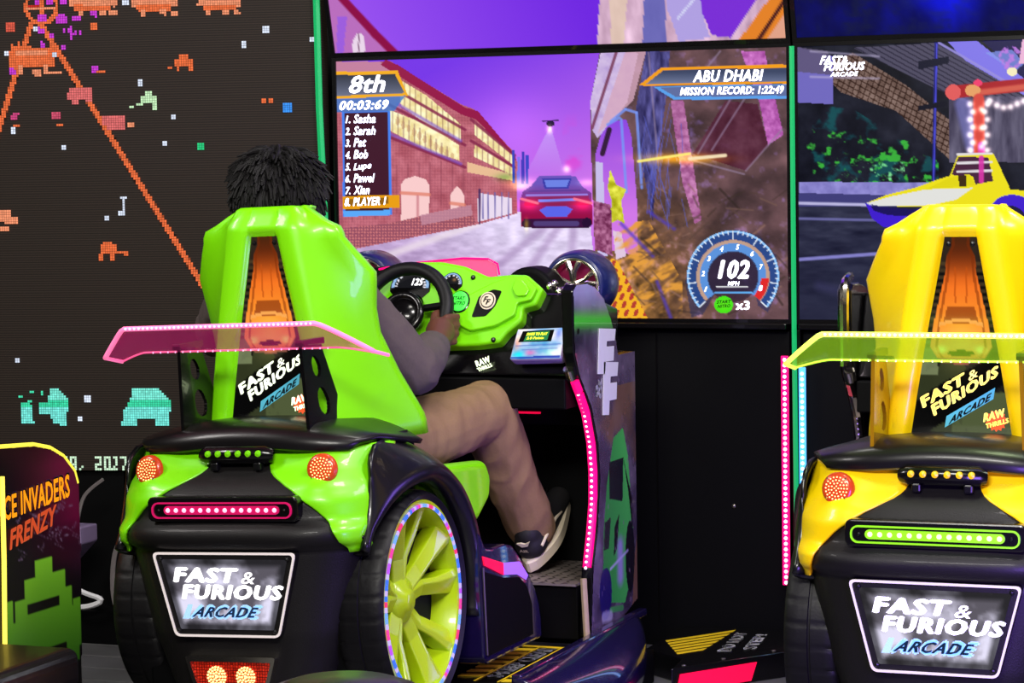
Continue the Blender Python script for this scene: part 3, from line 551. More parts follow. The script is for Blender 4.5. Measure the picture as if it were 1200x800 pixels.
# dark face: lighter and darker colour bands along the rows of cells
mled = mat('led_face', (52, 44, 38), .6, emit=.16, ecol=(72, 60, 50), spec=.2); nt = mled.node_tree; tc = nt.nodes.new('ShaderNodeTexCoord'); wv = nt.nodes.new('ShaderNodeTexWave')
wv.bands_direction = 'Z'; wv.inputs['Scale'].default_value = 2*PI/(20*pitch); nt.links.new(tc.outputs['Object'], wv.inputs['Vector'])
mx = nt.nodes.new('ShaderNodeMix'); mx.data_type = 'RGBA'; mx.inputs[6].default_value = (*lin((26, 21, 18)), 1); mx.inputs[7].default_value = (*lin((46, 38, 32)), 1)
nt.links.new(wv.outputs['Fac'], mx.inputs[0]); nt.links.new(mx.outputs[2], nt.nodes['Principled BSDF'].inputs['Base Color']); nt.links.new(mx.outputs[2], nt.nodes['Principled BSDF'].inputs['Emission Color']); nt.nodes['Principled BSDF'].inputs['Emission Strength'].default_value = .3
mb = MB(); mb.add([LP(0, .492), LP(NU*pitch, .492), LP(NU*pitch, zt), LP(0, zt), LP(0, .492, -.08), LP(NU*pitch, .492, -.08), LP(NU*pitch, zt, -.08), LP(0, zt, -.08)], [(0, 1, 2, 3), (7, 6, 5, 4), (0, 4, 5, 1), (3, 2, 6, 7), (0, 3, 7, 4), (1, 5, 6, 2)]); mb.build('cell_face', mled, led)
mb = MB()
for s0, s1 in ((.03, .35), (.38, .62), (.66, 1.35)): mb.add([LP(s0, 0, -.02), LP(s1, 0, -.02), LP(s1, .49, -.02), LP(s0, .49, -.02), LP(s0, 0, -.08), LP(s1, 0, -.08), LP(s1, .49, -.08), LP(s0, .49, -.08)], [(0, 1, 2, 3), (7, 6, 5, 4), (0, 4, 5, 1), (3, 2, 6, 7), (0, 3, 7, 4), (1, 5, 6, 2)])
mb.build('support_frame', M['dark'], led)

# ---------------------------------------------------------------- racing seat pods
WY, WZ, WX, RING = .328, .375, .338, .222      # wheel centre and outer face, radius of its light ring
SH = [  # z, recess half-width, recess depth, ridge x, edge x, edge y
    (.745, .120, 0, .165, .262, .56), (.78, .120, 0, .158, .262, .55), (.795, .118, .022, .155, .260, .545), (.90, .101, .022, .14, .232, .475),
    (1.00, .084, .022, .125, .213, .415), (1.06, .073, .022, .116, .214, .395), (1.145, .056, .022, .102, .226, .38), (1.20, .046, .022, .092, .195, .338),
    (1.232, .040, .022, .088, .177, .318), (1.243, .038, .022, .086, .176, .316), (1.256, .036, 0, .084, .171, .315), (1.268, .035, 0, .082, .143, .315), (1.287, .034, 0, .078, .114, .32), (1.303, .03, 0, .068, .088, .33)]
def shell_row(z, sgn=1):
    a, dp, r, X, yX = [interp(z, SH, k) for k in range(1, 6)]
    yb = .268 + (.02 if z > 1.28 else 0)
    return [(0, yb + dp), (a*.55, yb + dp), (a*.97, yb + dp), (a + .004, yb + .002), (a + .014, yb - .004), ((a+r)/2+.008, yb - .001), (r, yb - .004), (r + .010, yb + .012),
            (r*.62 + X*.38, yb*.66 + yX*.34 + .010), (r*.3 + X*.7, yb*.33 + yX*.67 + .008), (X - .004, yX - .006), (X, yX), (X - .004, yX + .025), (X - .02, yX + .05)]
def seat_art():
    A = Art(60, 120, (-1, 1), (1, 1), (1, -1), (-1, -1)); X, Y = A.X, A.Y     # x across (-1..1), y up (-1..1)
    V = (Y+1)/2; A.c[:] = np.array((16, 15, 13.)) + (np.clip(fbm(X*1, Y*2, .5, 5)-.35, 0, 1)*60)[..., None]
    sm = fbm(X, Y*1.6, .35, 6); W_ = .037 + (.118-.037)*(1-V); x = X*W_; z = V*.45                 # real metres on the panel
    A.fill((z < .24) & (sm > .45), (62, 70, 40), .7); A.fill((z < .11) & (x > -.02) & (sm > .3), (92, 104, 66), .7); A.fill((z < .235) & (z > .15) & (x < -.05), (128, 140, 100), .8)
    d = (z - .135) - x*.62; A.fill((np.abs(d + .025) < .042 + .01*(sm-.5)), (8, 8, 8)); A.fill((z > .38), np.array((52, 40, 30.)), .8)
    cw = np.interp(z, [.172, .185, .21, .26, .31, .37, .41, .43], [0, .05, .066, .058, .047, .034, .030, .020])     # orange car seen from above
    m = np.abs(x) < cw; col = lambda *_: np.stack([np.interp(z, [.15, .19, .23, .34, .42], [225, 250, 252, 250, 150]), np.interp(z, [.17, .21, .26, .34, .42], [110, 165, 150, 120, 50]), np.interp(z, [.17, .21, .26, .34, .42], [50, 90, 46, 36, 14])], -1)
    A.fill(m, col); A.glow(0, -.05, .6, .30, (70, 60, 20), .6); A.fill(m*np.clip((z-.36)*12, 0, 1), (60, 34, 16), .8); A.fill((np.abs(x) > cw) & (z > .2) & (z < .40) & (np.sin(z*420) > .2) & (np.abs(x) < cw + .012), (84, 66, 40), .7); e = np.abs(np.abs(x) - cw*.8) < .003; A.fill(m & e, (120, 44, 10), .5)
    A.fill((np.abs(x) < .038 - (z-.26)*.25) & (z > .262) & (z < .30), (150, 66, 20), .8); A.fill((np.abs(x) < .046) & (np.abs(z-.258-.01*(1-(x/.046)**2)) < .004), (250, 170, 80)); A.fill((np.abs(x) < .030) & (z > .305) & (z < .385) & (np.abs(np.abs(x)-.012) < .002), (190, 80, 20), .7)
    A.fill((((x/.028)**2 + ((z-.196)/.007)**2) < 1), (44, 20, 12)); A.fill(((x/.05)**2 + ((z-.182)/.010)**2 < 1) & (z < .184), (190, 110, 90), .7)
    A.glow(-.52, -.10, .18, .05, (90, 110, 60), 1); A.glow(.52, -.10, .18, .05, (90, 110, 60), 1)
    return A
SEAT = seat_art()
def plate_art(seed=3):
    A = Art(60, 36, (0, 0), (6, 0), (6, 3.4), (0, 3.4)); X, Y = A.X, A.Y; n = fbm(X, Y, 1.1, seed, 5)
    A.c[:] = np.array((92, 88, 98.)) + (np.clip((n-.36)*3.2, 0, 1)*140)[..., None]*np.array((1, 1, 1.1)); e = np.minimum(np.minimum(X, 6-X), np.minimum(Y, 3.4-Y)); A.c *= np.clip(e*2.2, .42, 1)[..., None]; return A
PLATE = plate_art()
def arc_pts(r, y0=WY, z0=WZ, a0=0, a1=180, n=20): return [(y0 + r*math.cos(math.radians(a0+(a1-a0)*i/n)), z0 + r*math.sin(math.radians(a0+(a1-a0)*i/n))) for i in range(n+1)]

def logo(mb, q, k0, k1):     # slanted two-line lettering
    f = quad3(*q); lettering(mb, 'FAST', lambda u, v: f(.0+u*.60, .52+v*.48), .085, .22); lettering(mb, '&', lambda u, v: f(.615+u*.13, .50+v*.38), .012, .2); lettering(mb, 'FURIOUS', lambda u, v: f(.06+u*.94, .0+v*.48), .085, .22)
def swoosh_bar(mb, f, u0, u1, v0, v1): mb.add([f(u0, v1), f(u1, v1), f(u1, v0), f(u0, v0)], [(0, 1, 2, 3)])

def make_pod(label, body, rim, acr, edge, edgehot, barcol, barhot, logocol, ring):
    t = thing('racing_seat', label, 'arcade seat', (0, 0, 0), 'racing game seats')
    # wide hull: base box under everything
    mb = MB(); mb.prism([(.10, -.01), (.60, -.01), (.60, .17), (1.0, .17), (.95, .22), (.62, .30), (.62, .52), (.2, .52), (.1, .30)], YZ, -.27, .27); mb.build('chassis', M['dark'], t, bevel=.01)
    # tail fascia
    HW = [(.16, .17, .03), (.22, .20, .02), (.30, .225, .012), (.345, .24, .006), (.54, .285, .006), (.553, .288, -.020), (.580, .292, -.024), (.603, .293, .008), (.65, .294, .016), (.68, .292, .042), (.715, .288, .092), (.75, .285, .122), (.772, .282, .13)]
    def tail(u, v):
        z = .16 + (.772-.16)*v; s = (u-.5)*2; w_, y0 = interp(z, HW, 1), interp(z, HW, 2)
        ss = abs(s); x = math.copysign(min(ss/.86, 1)*w_, s); y = y0 + .085*max(0, ss/.86 if ss < .86 else 1)**5
        if ss > .86: y += (ss-.86)/.14*.16; x += math.copysign((ss-.86)/.14*.012, s)
        return (x, y, z)
    mb = MB(); mb.grid(tail, 44, 50); mb.build('tail_fascia', M['black'], t, smooth=2, solid=.012, soff=0)
    # top deck
    def deck(u, v):
        s = (u-.5)*2; y = .078 + .31*v; w_ = .262 + .05*math.sqrt(max(0, min(1, v*2.2))) + .02*v; x = s*w_
        z = .772 + .045*math.sqrt(min(1, v*4)) * (1 - .75*abs(s)**3.2) + .008*math.cos(s*PI)*(1-v) - .05*max(0, v-.3)*abs(s)**3 - (.012 if v == 0 else 0)
        return (x, y + .05*abs(s)**4*(1-v), z)
    mb = MB(); mb.grid(deck, 36, 14); mb.build('top_deck', M['satin'], t, smooth=2, solid=.012, soff=-1)
    # coloured quarter panels
    IN = [(.528, .281), (.545, .276), (.58, .262), (.60, .246), (.63, .215), (.65, .186), (.672, .15), (.69, .112), (.70, .090), (.712, .073), (.735, .064), (.762, .062)]
    for sx in (-1, 1):
        def qp(u, v):
            z = .528 + (.762-.528)*v; xi = interp(z, IN, 1); xo = .300 + .012*min(1, (z-.528)/.05)
            k = min(u/.8, 1); x = xi + (xo-xi)*k; b = math.exp(-(((x-.222)/.055)**2 + ((z-.716)/.045)**2)**1.5)
            y = interp(z, HW, 2) - .012 + .085*(x/.30)**5 - .016*b - .012*math.sin(PI*min(k, 1))*.5
            if u > .8: y += (u-.8)/.2*.045; x += (u-.8)/.2*.006
            if u == 0: y += .014
            return (sx*x, y, z)
        mb = MB(); mb.grid(qp, 26, 26); mb.build('quarter_panel', body, t, smooth=2, solid=.006, soff=-1)
        for z in (.56, .62, .68, .735):
            yq = qp(.84, (z-.528)/(.762-.528)); mb = MB(); mb.sphere(yq, .0045, 8); mb.build('screw', M['bolt'], t)
        # round tail light
        f = lambda u, v: (sx*.222 + u, .118 - .028 + .06*abs(u + sx*.0)*0 + .10*sx*u, .716 + v)
        L_ = bpy.data.objects.new('tail_light', MB().data if 0 else None) if 0 else None
        mb = MB(); mb.lathe([(.001, -.004), (.026, -.003), (.032, -.001), (.035, .003), (.036, .012)], (0, 0, 0), 'y', 28); lamp = mb.build('tail_light', M['amber'], t, smooth=2)
        lamp.location = (sx*.222, .056, .717); lamp.rotation_euler = (-.18, 0, sx*.12)
        mb = MB()
        for r_, n_ in ((.0045, 4), (.011, 9), (.0175, 15), (.024, 20)):
            for k in range(n_): a = 2*PI*k/n_; mb.lathe([(.0001, -.0025), (.0013, -.002), (.0018, 0)], (r_*math.cos(a), -.0035, r_*math.sin(a)), 'y', 6)
        stuff(mb.build('led_cluster', M['ledhot'], lamp))
        for k in range(4): a = k*PI/2 + .785; mb = MB(); mb.sphere((.029*math.cos(a), -.006, .029*math.sin(a)), .0024, 6); mb.build('screw', M['chrome'], lamp)
        # wheel arch and side skirt
        EN = [(-16, .26, .66, .42), (0, .262, .655, .47), (30, .27, .61, .60), (60, .275, .50, .705), (85, .285, .36, .748), (100, .298, .25, .766), (112, .306, .17, .762), (122, .311, .125, .735), (132, .311, .118, .65), (142, .305, .115, .55), (152, .295, .112, .50)]
        def arch(u, v):
            ad = 150 - 166*u; a = math.radians(ad)
            prof = [(.318, .288), (.340, .284), (.356, .288), (.366, .298), (.368, .314)]
            sh_ = .05*min(1, max(0, (ad-90)/50))**1.2; vv = v*14
            def pt(x, r_): return Vector((x - sh_, WY + r_*math.cos(a)*.98, WZ + r_*math.sin(a) - .002))
            if vv <= 4: i = min(int(vv), 3); q = vv-i; p = pt(*prof[i])*(1-q) + pt(*prof[i+1])*q
            else:
                q = (vv-4)/10; e = Vector([interp(ad, EN, k) for k in (1, 2, 3)]); p0 = pt(*prof[4]); mid = pt(.352, .348)*.6 + e*.4; p = p0*(1-q)**2 + mid*2*q*(1-q) + e*q*q
            return (sx*p.x, p.y, p.z)
        mb = MB(); mb.grid(arch, 44, 14); mb.build('wheel_arch', M['archb'], t, smooth=2, solid=.012, soff=0)
        sk = [(.60, .19), (.605, .40), (.60, .50), (.64, .455), (.69, .447), (.775, .445), (.82, .435), (.87, .40), (.93, .345), (.97, .30), (.99, .262), (1.0, .22), (1.0, .17), (.62, .17)]
        mb = MB(); mb.prism(sk, YZ, sx*.25, sx*.378); mb.build('side_skirt', M['deep'], t, bevel=.008, seg=3)
        mb = MB(); mb.prism([(.612, .19), (.612, .40), (.74, .365), (.85, .35), (.90, .32), (.93, .27), (.93, .19)], YZ, sx*.378, sx*.381); mb.build('skirt_inlay', M['dark'], t, bevel=.001)
        mb = MB(); mb.tube([(sx*.3815, .606, .195), (sx*.3815, .606, .41)], .003, 6); mb.build('skirt_trim', M['steel'], t)
        mb = MB(); mb.add([(sx*.3795, .606, .438), (sx*.3795, .74, .402), (sx*.3795, .74, .372), (sx*.3795, .615, .415)], [(0, 1, 2, 3)]); mb.build('red_marker', M['redpanel'], t, solid=.003)
        mb = MB(); mb.add([(sx*.3795, .74, .402), (sx*.3795, .86, .388), (sx*.3795, .915, .345), (sx*.3795, .90, .335), (sx*.3795, .84, .358), (sx*.3795, .74, .372)], [(0, 1, 2, 3, 4, 5)]); mb.build('lilac_marker', M['lilaclit'], t, solid=.003)
        # wheel
        X = sx*WX
        def jit(i, k, r): return r - (.0035 if (k % 8 == (i//3) % 2 and (2 <= i <= 4 or 9 <= i <= 11)) else 0)
        P_ = [(.236, .0), (.252, .012), (.262, .004), (.268, -.012), (.270, -.03), (.270, -.055), (.266, -.057), (.266, -.062), (.270, -.064), (.270, -.10), (.268, -.12), (.262, -.13), (.25, -.138), (.225, -.13)]
        P_ = [(.236 + (r-.236)*.72, x*.8) for r, x in P_]
        wmb = MB(); wmb.lathe([(r, sx*x) for r, x in P_], (X, WY, WZ), 'x', 256, jit=jit); wh = wmb.build('tyre', M['rubber'], t, smooth=True)
        mb = MB(); mb.lathe([(.236, sx*.001), (.224, sx*.002), (.220, -sx*.006), (.214, -sx*.05), (.205, -sx*.12), (.236, -sx*.13)], (X, WY, WZ), 'x', 72); mb.build('rim_barrel', rim, wh, smooth=2)
        mb = MB(); mb.lathe([(.001, -sx*.10), (.212, -sx*.10)], (X, WY, WZ), 'x', 48); mb.build('brake_backing', M['dark'], wh)
        mb = MB(); mb.lathe([(.001, -sx*.030), (.024, -sx*.030), (.028, -sx*.038), (.052, -sx*.046), (.058, -sx*.06), (.058, -sx*.09)], (X, WY, WZ), 'x', 40); mb.build('hub', rim, wh, smooth=2)
        for k in range(5):
            for side in (-1, 1):
                sp = MB(); a = 2*PI*k/5 + .35
                def sp_pt(r, o, x): return (X + sx*x, WY + r*math.cos(a) - side*o*math.sin(a), WZ + r*math.sin(a) + side*o*math.cos(a))
                path = [(.030, .010, -.052, .022, .034), (.10, .022, -.044, .022, .034), (.15, .044, -.028, .024, .030), (.205, .064, -.012, .031, .022), (.222, .068, -.006, .034, .012)]
                vs = []
                for r_, o_, x_, hw, dp in path: vs += [sp_pt(r_, o_-hw, x_), sp_pt(r_, o_-hw*.45, x_+.006), sp_pt(r_, o_+hw, x_-.008), sp_pt(r_, o_+hw, x_-dp-.02), sp_pt(r_, o_-hw, x_-dp-.02)]
                sp.add(vs, [(i*5+j, i*5+(j+1) % 5, i*5+5+(j+1) % 5, i*5+5+j) for i in range(4) for j in range(5)] + [(0, 1, 2, 3, 4), (24, 23, 22, 21, 20)])
                sp.build('spoke', rim, wh, bevel=.003)
        mb = MB(); cl = []; n_ = 110
        for k in range(n_):
            a = 2*PI*k/n_; n0 = len(mb.v); q = Matrix.Rotation(a, 3, 'X'); mb.box(Vector((X + sx*.004, WY, WZ)) + q @ Vector((0, RING, 0)), (.004, .0075, .0115), q)
            c_ = ring[int(k*len(ring)/n_*7) % len(ring)] if k % 3 else (190, 170, 250); cl += [tuple(lin(c_))] * (len(mb.v)-n0)
        stuff(mb.build('led_ring', M['ringlit'], wh, colors=np.array(cl)))
    # seat shell
    mb = MB(); rows = []
    zs = []
    for a, b in zip(SH, SH[1:]): n_ = max(1, int((b[0]-a[0])/.02)); zs += [a[0] + (b[0]-a[0])*i/n_ for i in range(n_)]
    zs.append(SH[-1][0]); full = []
    for z in zs:
        h = shell_row(z); r = [(-x, y, z) for x, y in h[::-1][:-1]] + [(x, y, z) for x, y in h]; full.append(r)
    r = full[-1]; full.append([(x*.97, y+.012, z+.004) for x, y, z in r]); full.append([(x*.92, y+.05, z) for x, y, z in r])
    n_ = len(full[0]); mb.add([p for r in full for p in r], [(j*n_+i, j*n_+i+1, (j+1)*n_+i+1, (j+1)*n_+i) for j in range(len(full)-1) for i in range(n_-1)])
    sh = mb.build('seat_shell', body, t, smooth=2, solid=.012, soff=0); sm_ = sh.modifiers.new('m', 'SMOOTH'); sm_.iterations = 1; sm_.factor = .2
    # black cushion inside the shell and the seat base
    def cush(u, v):
        z = .62 + .62*v; s = (u-.5)*2; X_ = interp(max(z, .75), SH, 4) - .035; yX = interp(max(z, .75), SH, 5) - .0
        return (s*X_, .34 + .03*math.cos(s*PI)*(1-v)*0 + (yX-.34)*abs(s)**2 + .02, z)
    mb = MB(); mb.grid(cush, 16, 14); mb.build('back_cushion', M['dark'], t, smooth=2, solid=.03, soff=1)
    mb = MB(); mb.prism([(.38, .44), (.80, .44), (.84, .49), (.82, .52), (.50, .505), (.38, .54)], YZ, -.24, .24); mb.build('seat_cushion', M['dark'], t, bevel=.03, seg=4)
    for sx in (-1, 1):
        mb = MB(); mb.prism([(.50, .50), (.80, .50), (.885, .545), (.90, .60), (.87, .645), (.58, .665), (.50, .66)], YZ, sx*.245, sx*.30); mb.build('side_bolster', body, t, bevel=.02, seg=4)
    # backlit picture on the seat back
    def AP(u, v, d=0): z = .797 + .446*(1-v); W_ = interp(z, SH, 1)*.99; return ((u*2-1)*W_, .2780-d, z)
    art = SEAT.mesh('art_panel', AP, M['backlit'], t)
    f = lambda u, v: AP(u, 1-v, .0015)
    q = [Vector((-.085, 0, .055)), Vector((.055, 0, .128)), Vector((.044, 0, .172+.02)), Vector((-.094, 0, .108))]
    q = [Vector((p.x, .2765, .797 + p.z)) for p in q]; mb = MB()
    q = [Vector((-.068, .2765, .847)), Vector((.084, .2765, .945)), Vector((.076, .2765, .992)), Vector((-.097, .2765, .890))]
    logo(mb, q, 0, 0); mb.build('lettering', logocol, art)
    g = quad3((-.036, .277, .829), (.070, .277, .893), (.074, .277, .918), (-.032, .277, .854)); mb = MB(); swoosh_bar(mb, g, 0, 1, 0, 1); mb.build('blue_label', M['cyanlbl'], art)
    g2 = quad3((-.028, .2758, .835), (.064, .2758, .891), (.067, .2758, .908), (-.024, .2758, .852)); mb = MB(); lettering(mb, 'ARCADE', g2, .06, .2); mb.build('lettering', M['inkblack'], art)
    mb = MB(); n0 = 14; mb.add([(.076 + (.024 if k % 2 else .019)*math.cos(2*PI*k/28), .277, .846 + (.024 if k % 2 else .019)*math.sin(2*PI*k/28)) for k in range(28)], [tuple(range(28))]); mb.build('round_badge', M['orangelbl'], art)
    mb = MB(); g = quad3((.048, .2758, .842), (.096, .2758, .856), (.094, .2758, .874), (.050, .2758, .862)); lettering(mb, 'RAW', g, .08, 0); g = quad3((.054, .2758, .828), (.104, .2758, .843), (.102, .2758, .853), (.053, .2758, .839)); lettering(mb, 'THRILLS', g, .06, 0); mb.build('lettering', logocol, art)
    for sx in (-1, 1): mb = MB(); mb.lathe([(.0001, -.004), (.005, -.003), (.006, 0)], (sx*.026, .276, 1.228), 'y', 10); mb.build('screw', M['bolt'], t)
    # spoiler: acrylic blade with turned-down tips
    def bl(x, k):           # k 0 rear/top edge, 1 front/lower edge
        ax = abs(x); d = max(0, ax-.245); zr = 1.046 - (d/.10)**1.1*.070; yr = .02 + d*.85
        return (x, yr + k*.10*(1-d*2.2), zr - k*(.060 - d*.46))
    mb = MB(); xs = [-.345 + .69*i/46 for i in range(47)]
    def blade(u, v): x = -.345 + .69*u; k = v*(1 if abs(x) < .235 or abs(x) > .262 or 1 else 1); return bl(x, v)
    mb.grid(blade, 46, 8); sp = mb.build('spoiler_blade', acr, t, smooth=2, solid=.006, soff=0)
    mb = MB(); mb.tube([bl(-.345 + .69*i/60, -.02) for i in range(61)], .0058, 8); mb.build('glowing_edge', edge, sp, smooth=2)
    mb = MB(); mb.tube([bl(-.345, k/8) for k in range(9)] , .0045, 8); mb.build('glowing_tip', edge, sp)
    mb = MB(); mb.tube([bl(.345, k/8) for k in range(9)] , .0045, 8); mb.build('glowing_tip', edge, sp)
    mb = MB(); mb.tube([bl(-.345 + .69*i/60, 1.0) for i in range(61)], .0022, 6); mb.build('lower_edge', edge, sp)
    mb = MB(); 
    for k in range(42): mb.sphere(Vector(bl(-.235 + .47*k/41, -.02)) + Vector((0, -.0058, 0)), .0032, 6)
    for k in range(24): mb.sphere(Vector(bl(-.225 + .45*k/23, 1.0)) + Vector((0, -.002, -.001)), .0022, 6)
    stuff(mb.build('led_dots', edgehot, sp))
    # blade supports with two oval openings each
    for sx in (-1, 1):
        def sup(a, b, d):   # a: 0..1 across, b: 0..1 up
            y = (.125 + (.325-.125)*a)*(1-b) + (.115 + (.215-.115)*a)*b; z = .80 + (.995-.80)*b; return (sx*(.162 - .006*b) + d, y, z)
        out, inn = [], []
        mb = MB(); ov = [(.52, .30, .17, .17), (.52, .72, .17, .13)]
        N = 40; pts = []
        def keep(u, v): return all(((u-cx)/rx)**2 + ((v-cy)/ry)**2 > 1 for cx, cy, rx, ry in ov)
        mb.grid(lambda u, v: sup(u, v, 0), 56, 90, keep); so = mb.build('spoiler_support', M['gloss'] if body is M['green'] else M['olive'], t, solid=.008, soff=0)
        mb = MB(); mb.box((sx*.158, .165, .998), (.02, .12, .016)); mb.box((sx*.158 + .018, .13, .990), (.05, .02, .01)); mb.build('clamp', M['gloss'], so, bevel=.003)
    # small lamp row above the fascia
    mb = MB(); mb.tube([(-.088, .085, .746), (-.075, .078, .748), (.075, .078, .748), (.088, .085, .746)], [.016, .021, .021, .016], 12); lb = mb.build('lamp_row', M['gloss'], t, smooth=True)
    for k in range(6): mb = MB(); mb.lathe([(.0001, -.005), (.007, -.003), (.008, .002)], (-.064 + .0256*k, .058, .752), 'y', 12); mb.build('small_lamp', barcol if 0 else body, lb)
    for sx in (-1, 1): mb = MB(); mb.box((sx*.055, .075, .722), (.02, .02, .02)); mb.build('bracket', M['bolt'], lb, bevel=.004)
    # brake light bar
    mb = MB(); mb.prism(rrect(-.19, .605, .19, .662, .014), XZ, -.012, .03); bb = mb.build('brake_light', M['gloss'], t, bevel=.004)
    mb = MB(); mb.frame(rrect(-.177, .613, .177, .650, .016), rrect(-.1735, .6165, .1735, .6465, .013), XZ, -.017, -.012); mb.build('glowing_rim', barcol, bb)
    mb = MB(); mb.prism(rrect(-.146, .622, .146, .642, .01), XZ, -.016, -.012); mb.build('lens', barcol, bb)
    for k in range(14): mb = MB(); mb.lathe([(.0001, -.004), (.0042, -.003), (.0055, 0)], (-.135 + .27*k/13, -.016, .632), 'y', 12); mb.build('lamp', barhot, bb)
    for sx in (-1, 1): mb = MB(); mb.sphere((sx*.159, -.014, .632), .004, 8); mb.build('screw', M['bolt'], bb)
    # name plate
    pq = [(-.182, .536), (.182, .536), (.132, .343), (-.132, .343)]; ro = rpoly(pq, .014); ri = rpoly([(-.176, .531), (.176, .531), (.1285, .348), (-.1285, .348)], .012)
    mb = MB(); mb.prism(ro, XZ, -.014, .02); pp = mb.build('name_plate', M['black'], t)
    mb = MB(); mb.frame(ro, ri, XZ, -.018, -.013); mb.build('plate_frame', M['frameline'], pp)
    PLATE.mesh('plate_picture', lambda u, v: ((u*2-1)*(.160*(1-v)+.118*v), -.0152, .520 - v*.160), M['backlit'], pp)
    mb = MB(); logo(mb, [(-.128, -.0165, .428), (.146, -.0165, .428), (.152, -.0165, .500), (-.134, -.0165, .503)], 0, 0); mb.build('lettering', M['whitelit'], pp)
    mb = MB(); lettering(mb, 'ARCADE', quad3((-.096, -.0162, .383), (.086, -.0162, .383), (.096, -.0162, .418), (-.086, -.0162, .418)), .16, .25, 1.13); mb.add([(-.112, -.0162, .384), (-.094, -.0162, .384), (-.084, -.0162, .417), (-.096, -.0162, .417)], [(0, 1, 2, 3)]); mb.build('pale_label', M['palelbl'], pp)
    mb = MB(); lettering(mb, 'ARCADE', quad3((-.088, -.017, .388), (.076, -.017, .388), (.084, -.017, .412), (-.076, -.017, .412)), .05, .25, 1.13); mb.build('lettering', M['inkblue'], pp)
    for x, z in ((-.160, .522), (.160, .522), (-.121, .358), (.121, .358)): mb = MB(); mb.sphere((x, -.016, z), .0055, 8); mb.build('screw', M['bolt'], pp)
    # low red lamp unit
    lq = [(-.115, .297), (.115, .297), (.088, .205), (-.088, .205)]; mb = MB(); mb.frame(rpoly(lq, .008), rpoly([(-.103, .285), (.103, .285), (.080, .215), (-.080, .215)], .006), XZ, -.012, .02); mb.build('lamp_surround', M['chrome'], t)
    mb = MB(); mb.prism([(-.104, .286), (.104, .286), (.081, .214), (-.081, .214)], XZ, -.004, .02); rl = mb.build('reflector', M['reflex'], t)
    for cx in (-.038, .036):
        mb = MB()
        for r_, n_ in ((.003, 3), (.0095, 8), (.016, 14), (.022, 19)):
            for k in range(n_): a = 2*PI*k/n_; mb.lathe([(.0001, -.004), (.0022, -.003), (.0028, 0)], (cx + r_*math.cos(a), -.006, .250 + r_*math.sin(a)), 'y', 6)
        stuff(mb.build('led_cluster', M['ledhot'], rl))
    return t
def sm2(name, rgb, e): return mat(name, rgb, .35, emit=e)
M['lilaclit'] = sm2('lilac_marker', (150, 100, 220), .7); M['cyanlbl'] = sm2('blue_label', (70, 150, 170), .8); M['inkblack'] = mat('black_ink', (12, 14, 16), .5); M['orangelbl'] = sm2('orange_badge', (215, 80, 40), .8)
M['palelbl'] = sm2('pale_blue_label', (150, 190, 225), .85); M['inkblue'] = sm2('navy_ink', (36, 58, 90), .6); M['frameline'] = sm2('cream_frame', (205, 195, 190), .6)
M['ringlit'] = mat('ring_leds', (0, 0, 0), .4, attr='e', emit=1.3)
M['pinkhot'] = sm2('pink_led', (255, 190, 225), 1.2); M['pinkedge'] = sm2('pink_edge', (250, 120, 170), .95); M['yedge'] = sm2('lime_edge', (225, 255, 90), 1.3); M['yhot'] = sm2('lime_led', (250, 255, 190), 1.6)
M['barpink'] = sm2('pink_lens', (190, 16, 84), .5); M['barpinkhot'] = sm2('pink_lamp', (255, 170, 200), 1.3); M['bargreen'] = sm2('lime_lens', (120, 200, 20), .8); M['bargreenhot'] = sm2('lime_lamp', (235, 255, 150), 1.4)
M['logow'] = sm2('pale_logo', (232, 240, 215), .95); M['logoy'] = sm2('gold_logo', (246, 226, 120), .9)
# hexagon-cell red reflector
m = mat('red_reflector', (150, 12, 8), .2, emit=.5, coat=.5); nt = m.node_tree; vo = nt.nodes.new('ShaderNodeTexVoronoi'); vo.feature = 'DISTANCE_TO_EDGE'; vo.inputs['Scale'].default_value = 150; vo.inputs['Randomness'].default_value = .15
tc = nt.nodes.new('ShaderNodeTexCoord'); nt.links.new(tc.outputs['Object'], vo.inputs['Vector']); cr = nt.nodes.new('ShaderNodeValToRGB'); cr.color_ramp.elements[0].position = .05; cr.color_ramp.elements[0].color = (*lin((60, 4, 4)), 1); cr.color_ramp.elements[1].position = .3; cr.color_ramp.elements[1].color = (*lin((235, 50, 25)), 1)
nt.links.new(vo.outputs['Distance'], cr.inputs[0]); nt.links.new(cr.outputs[0], nt.nodes['Principled BSDF'].inputs['Base Color']); nt.links.new(cr.outputs[0], nt.nodes['Principled BSDF'].inputs['Emission Color']); M['reflex'] = m
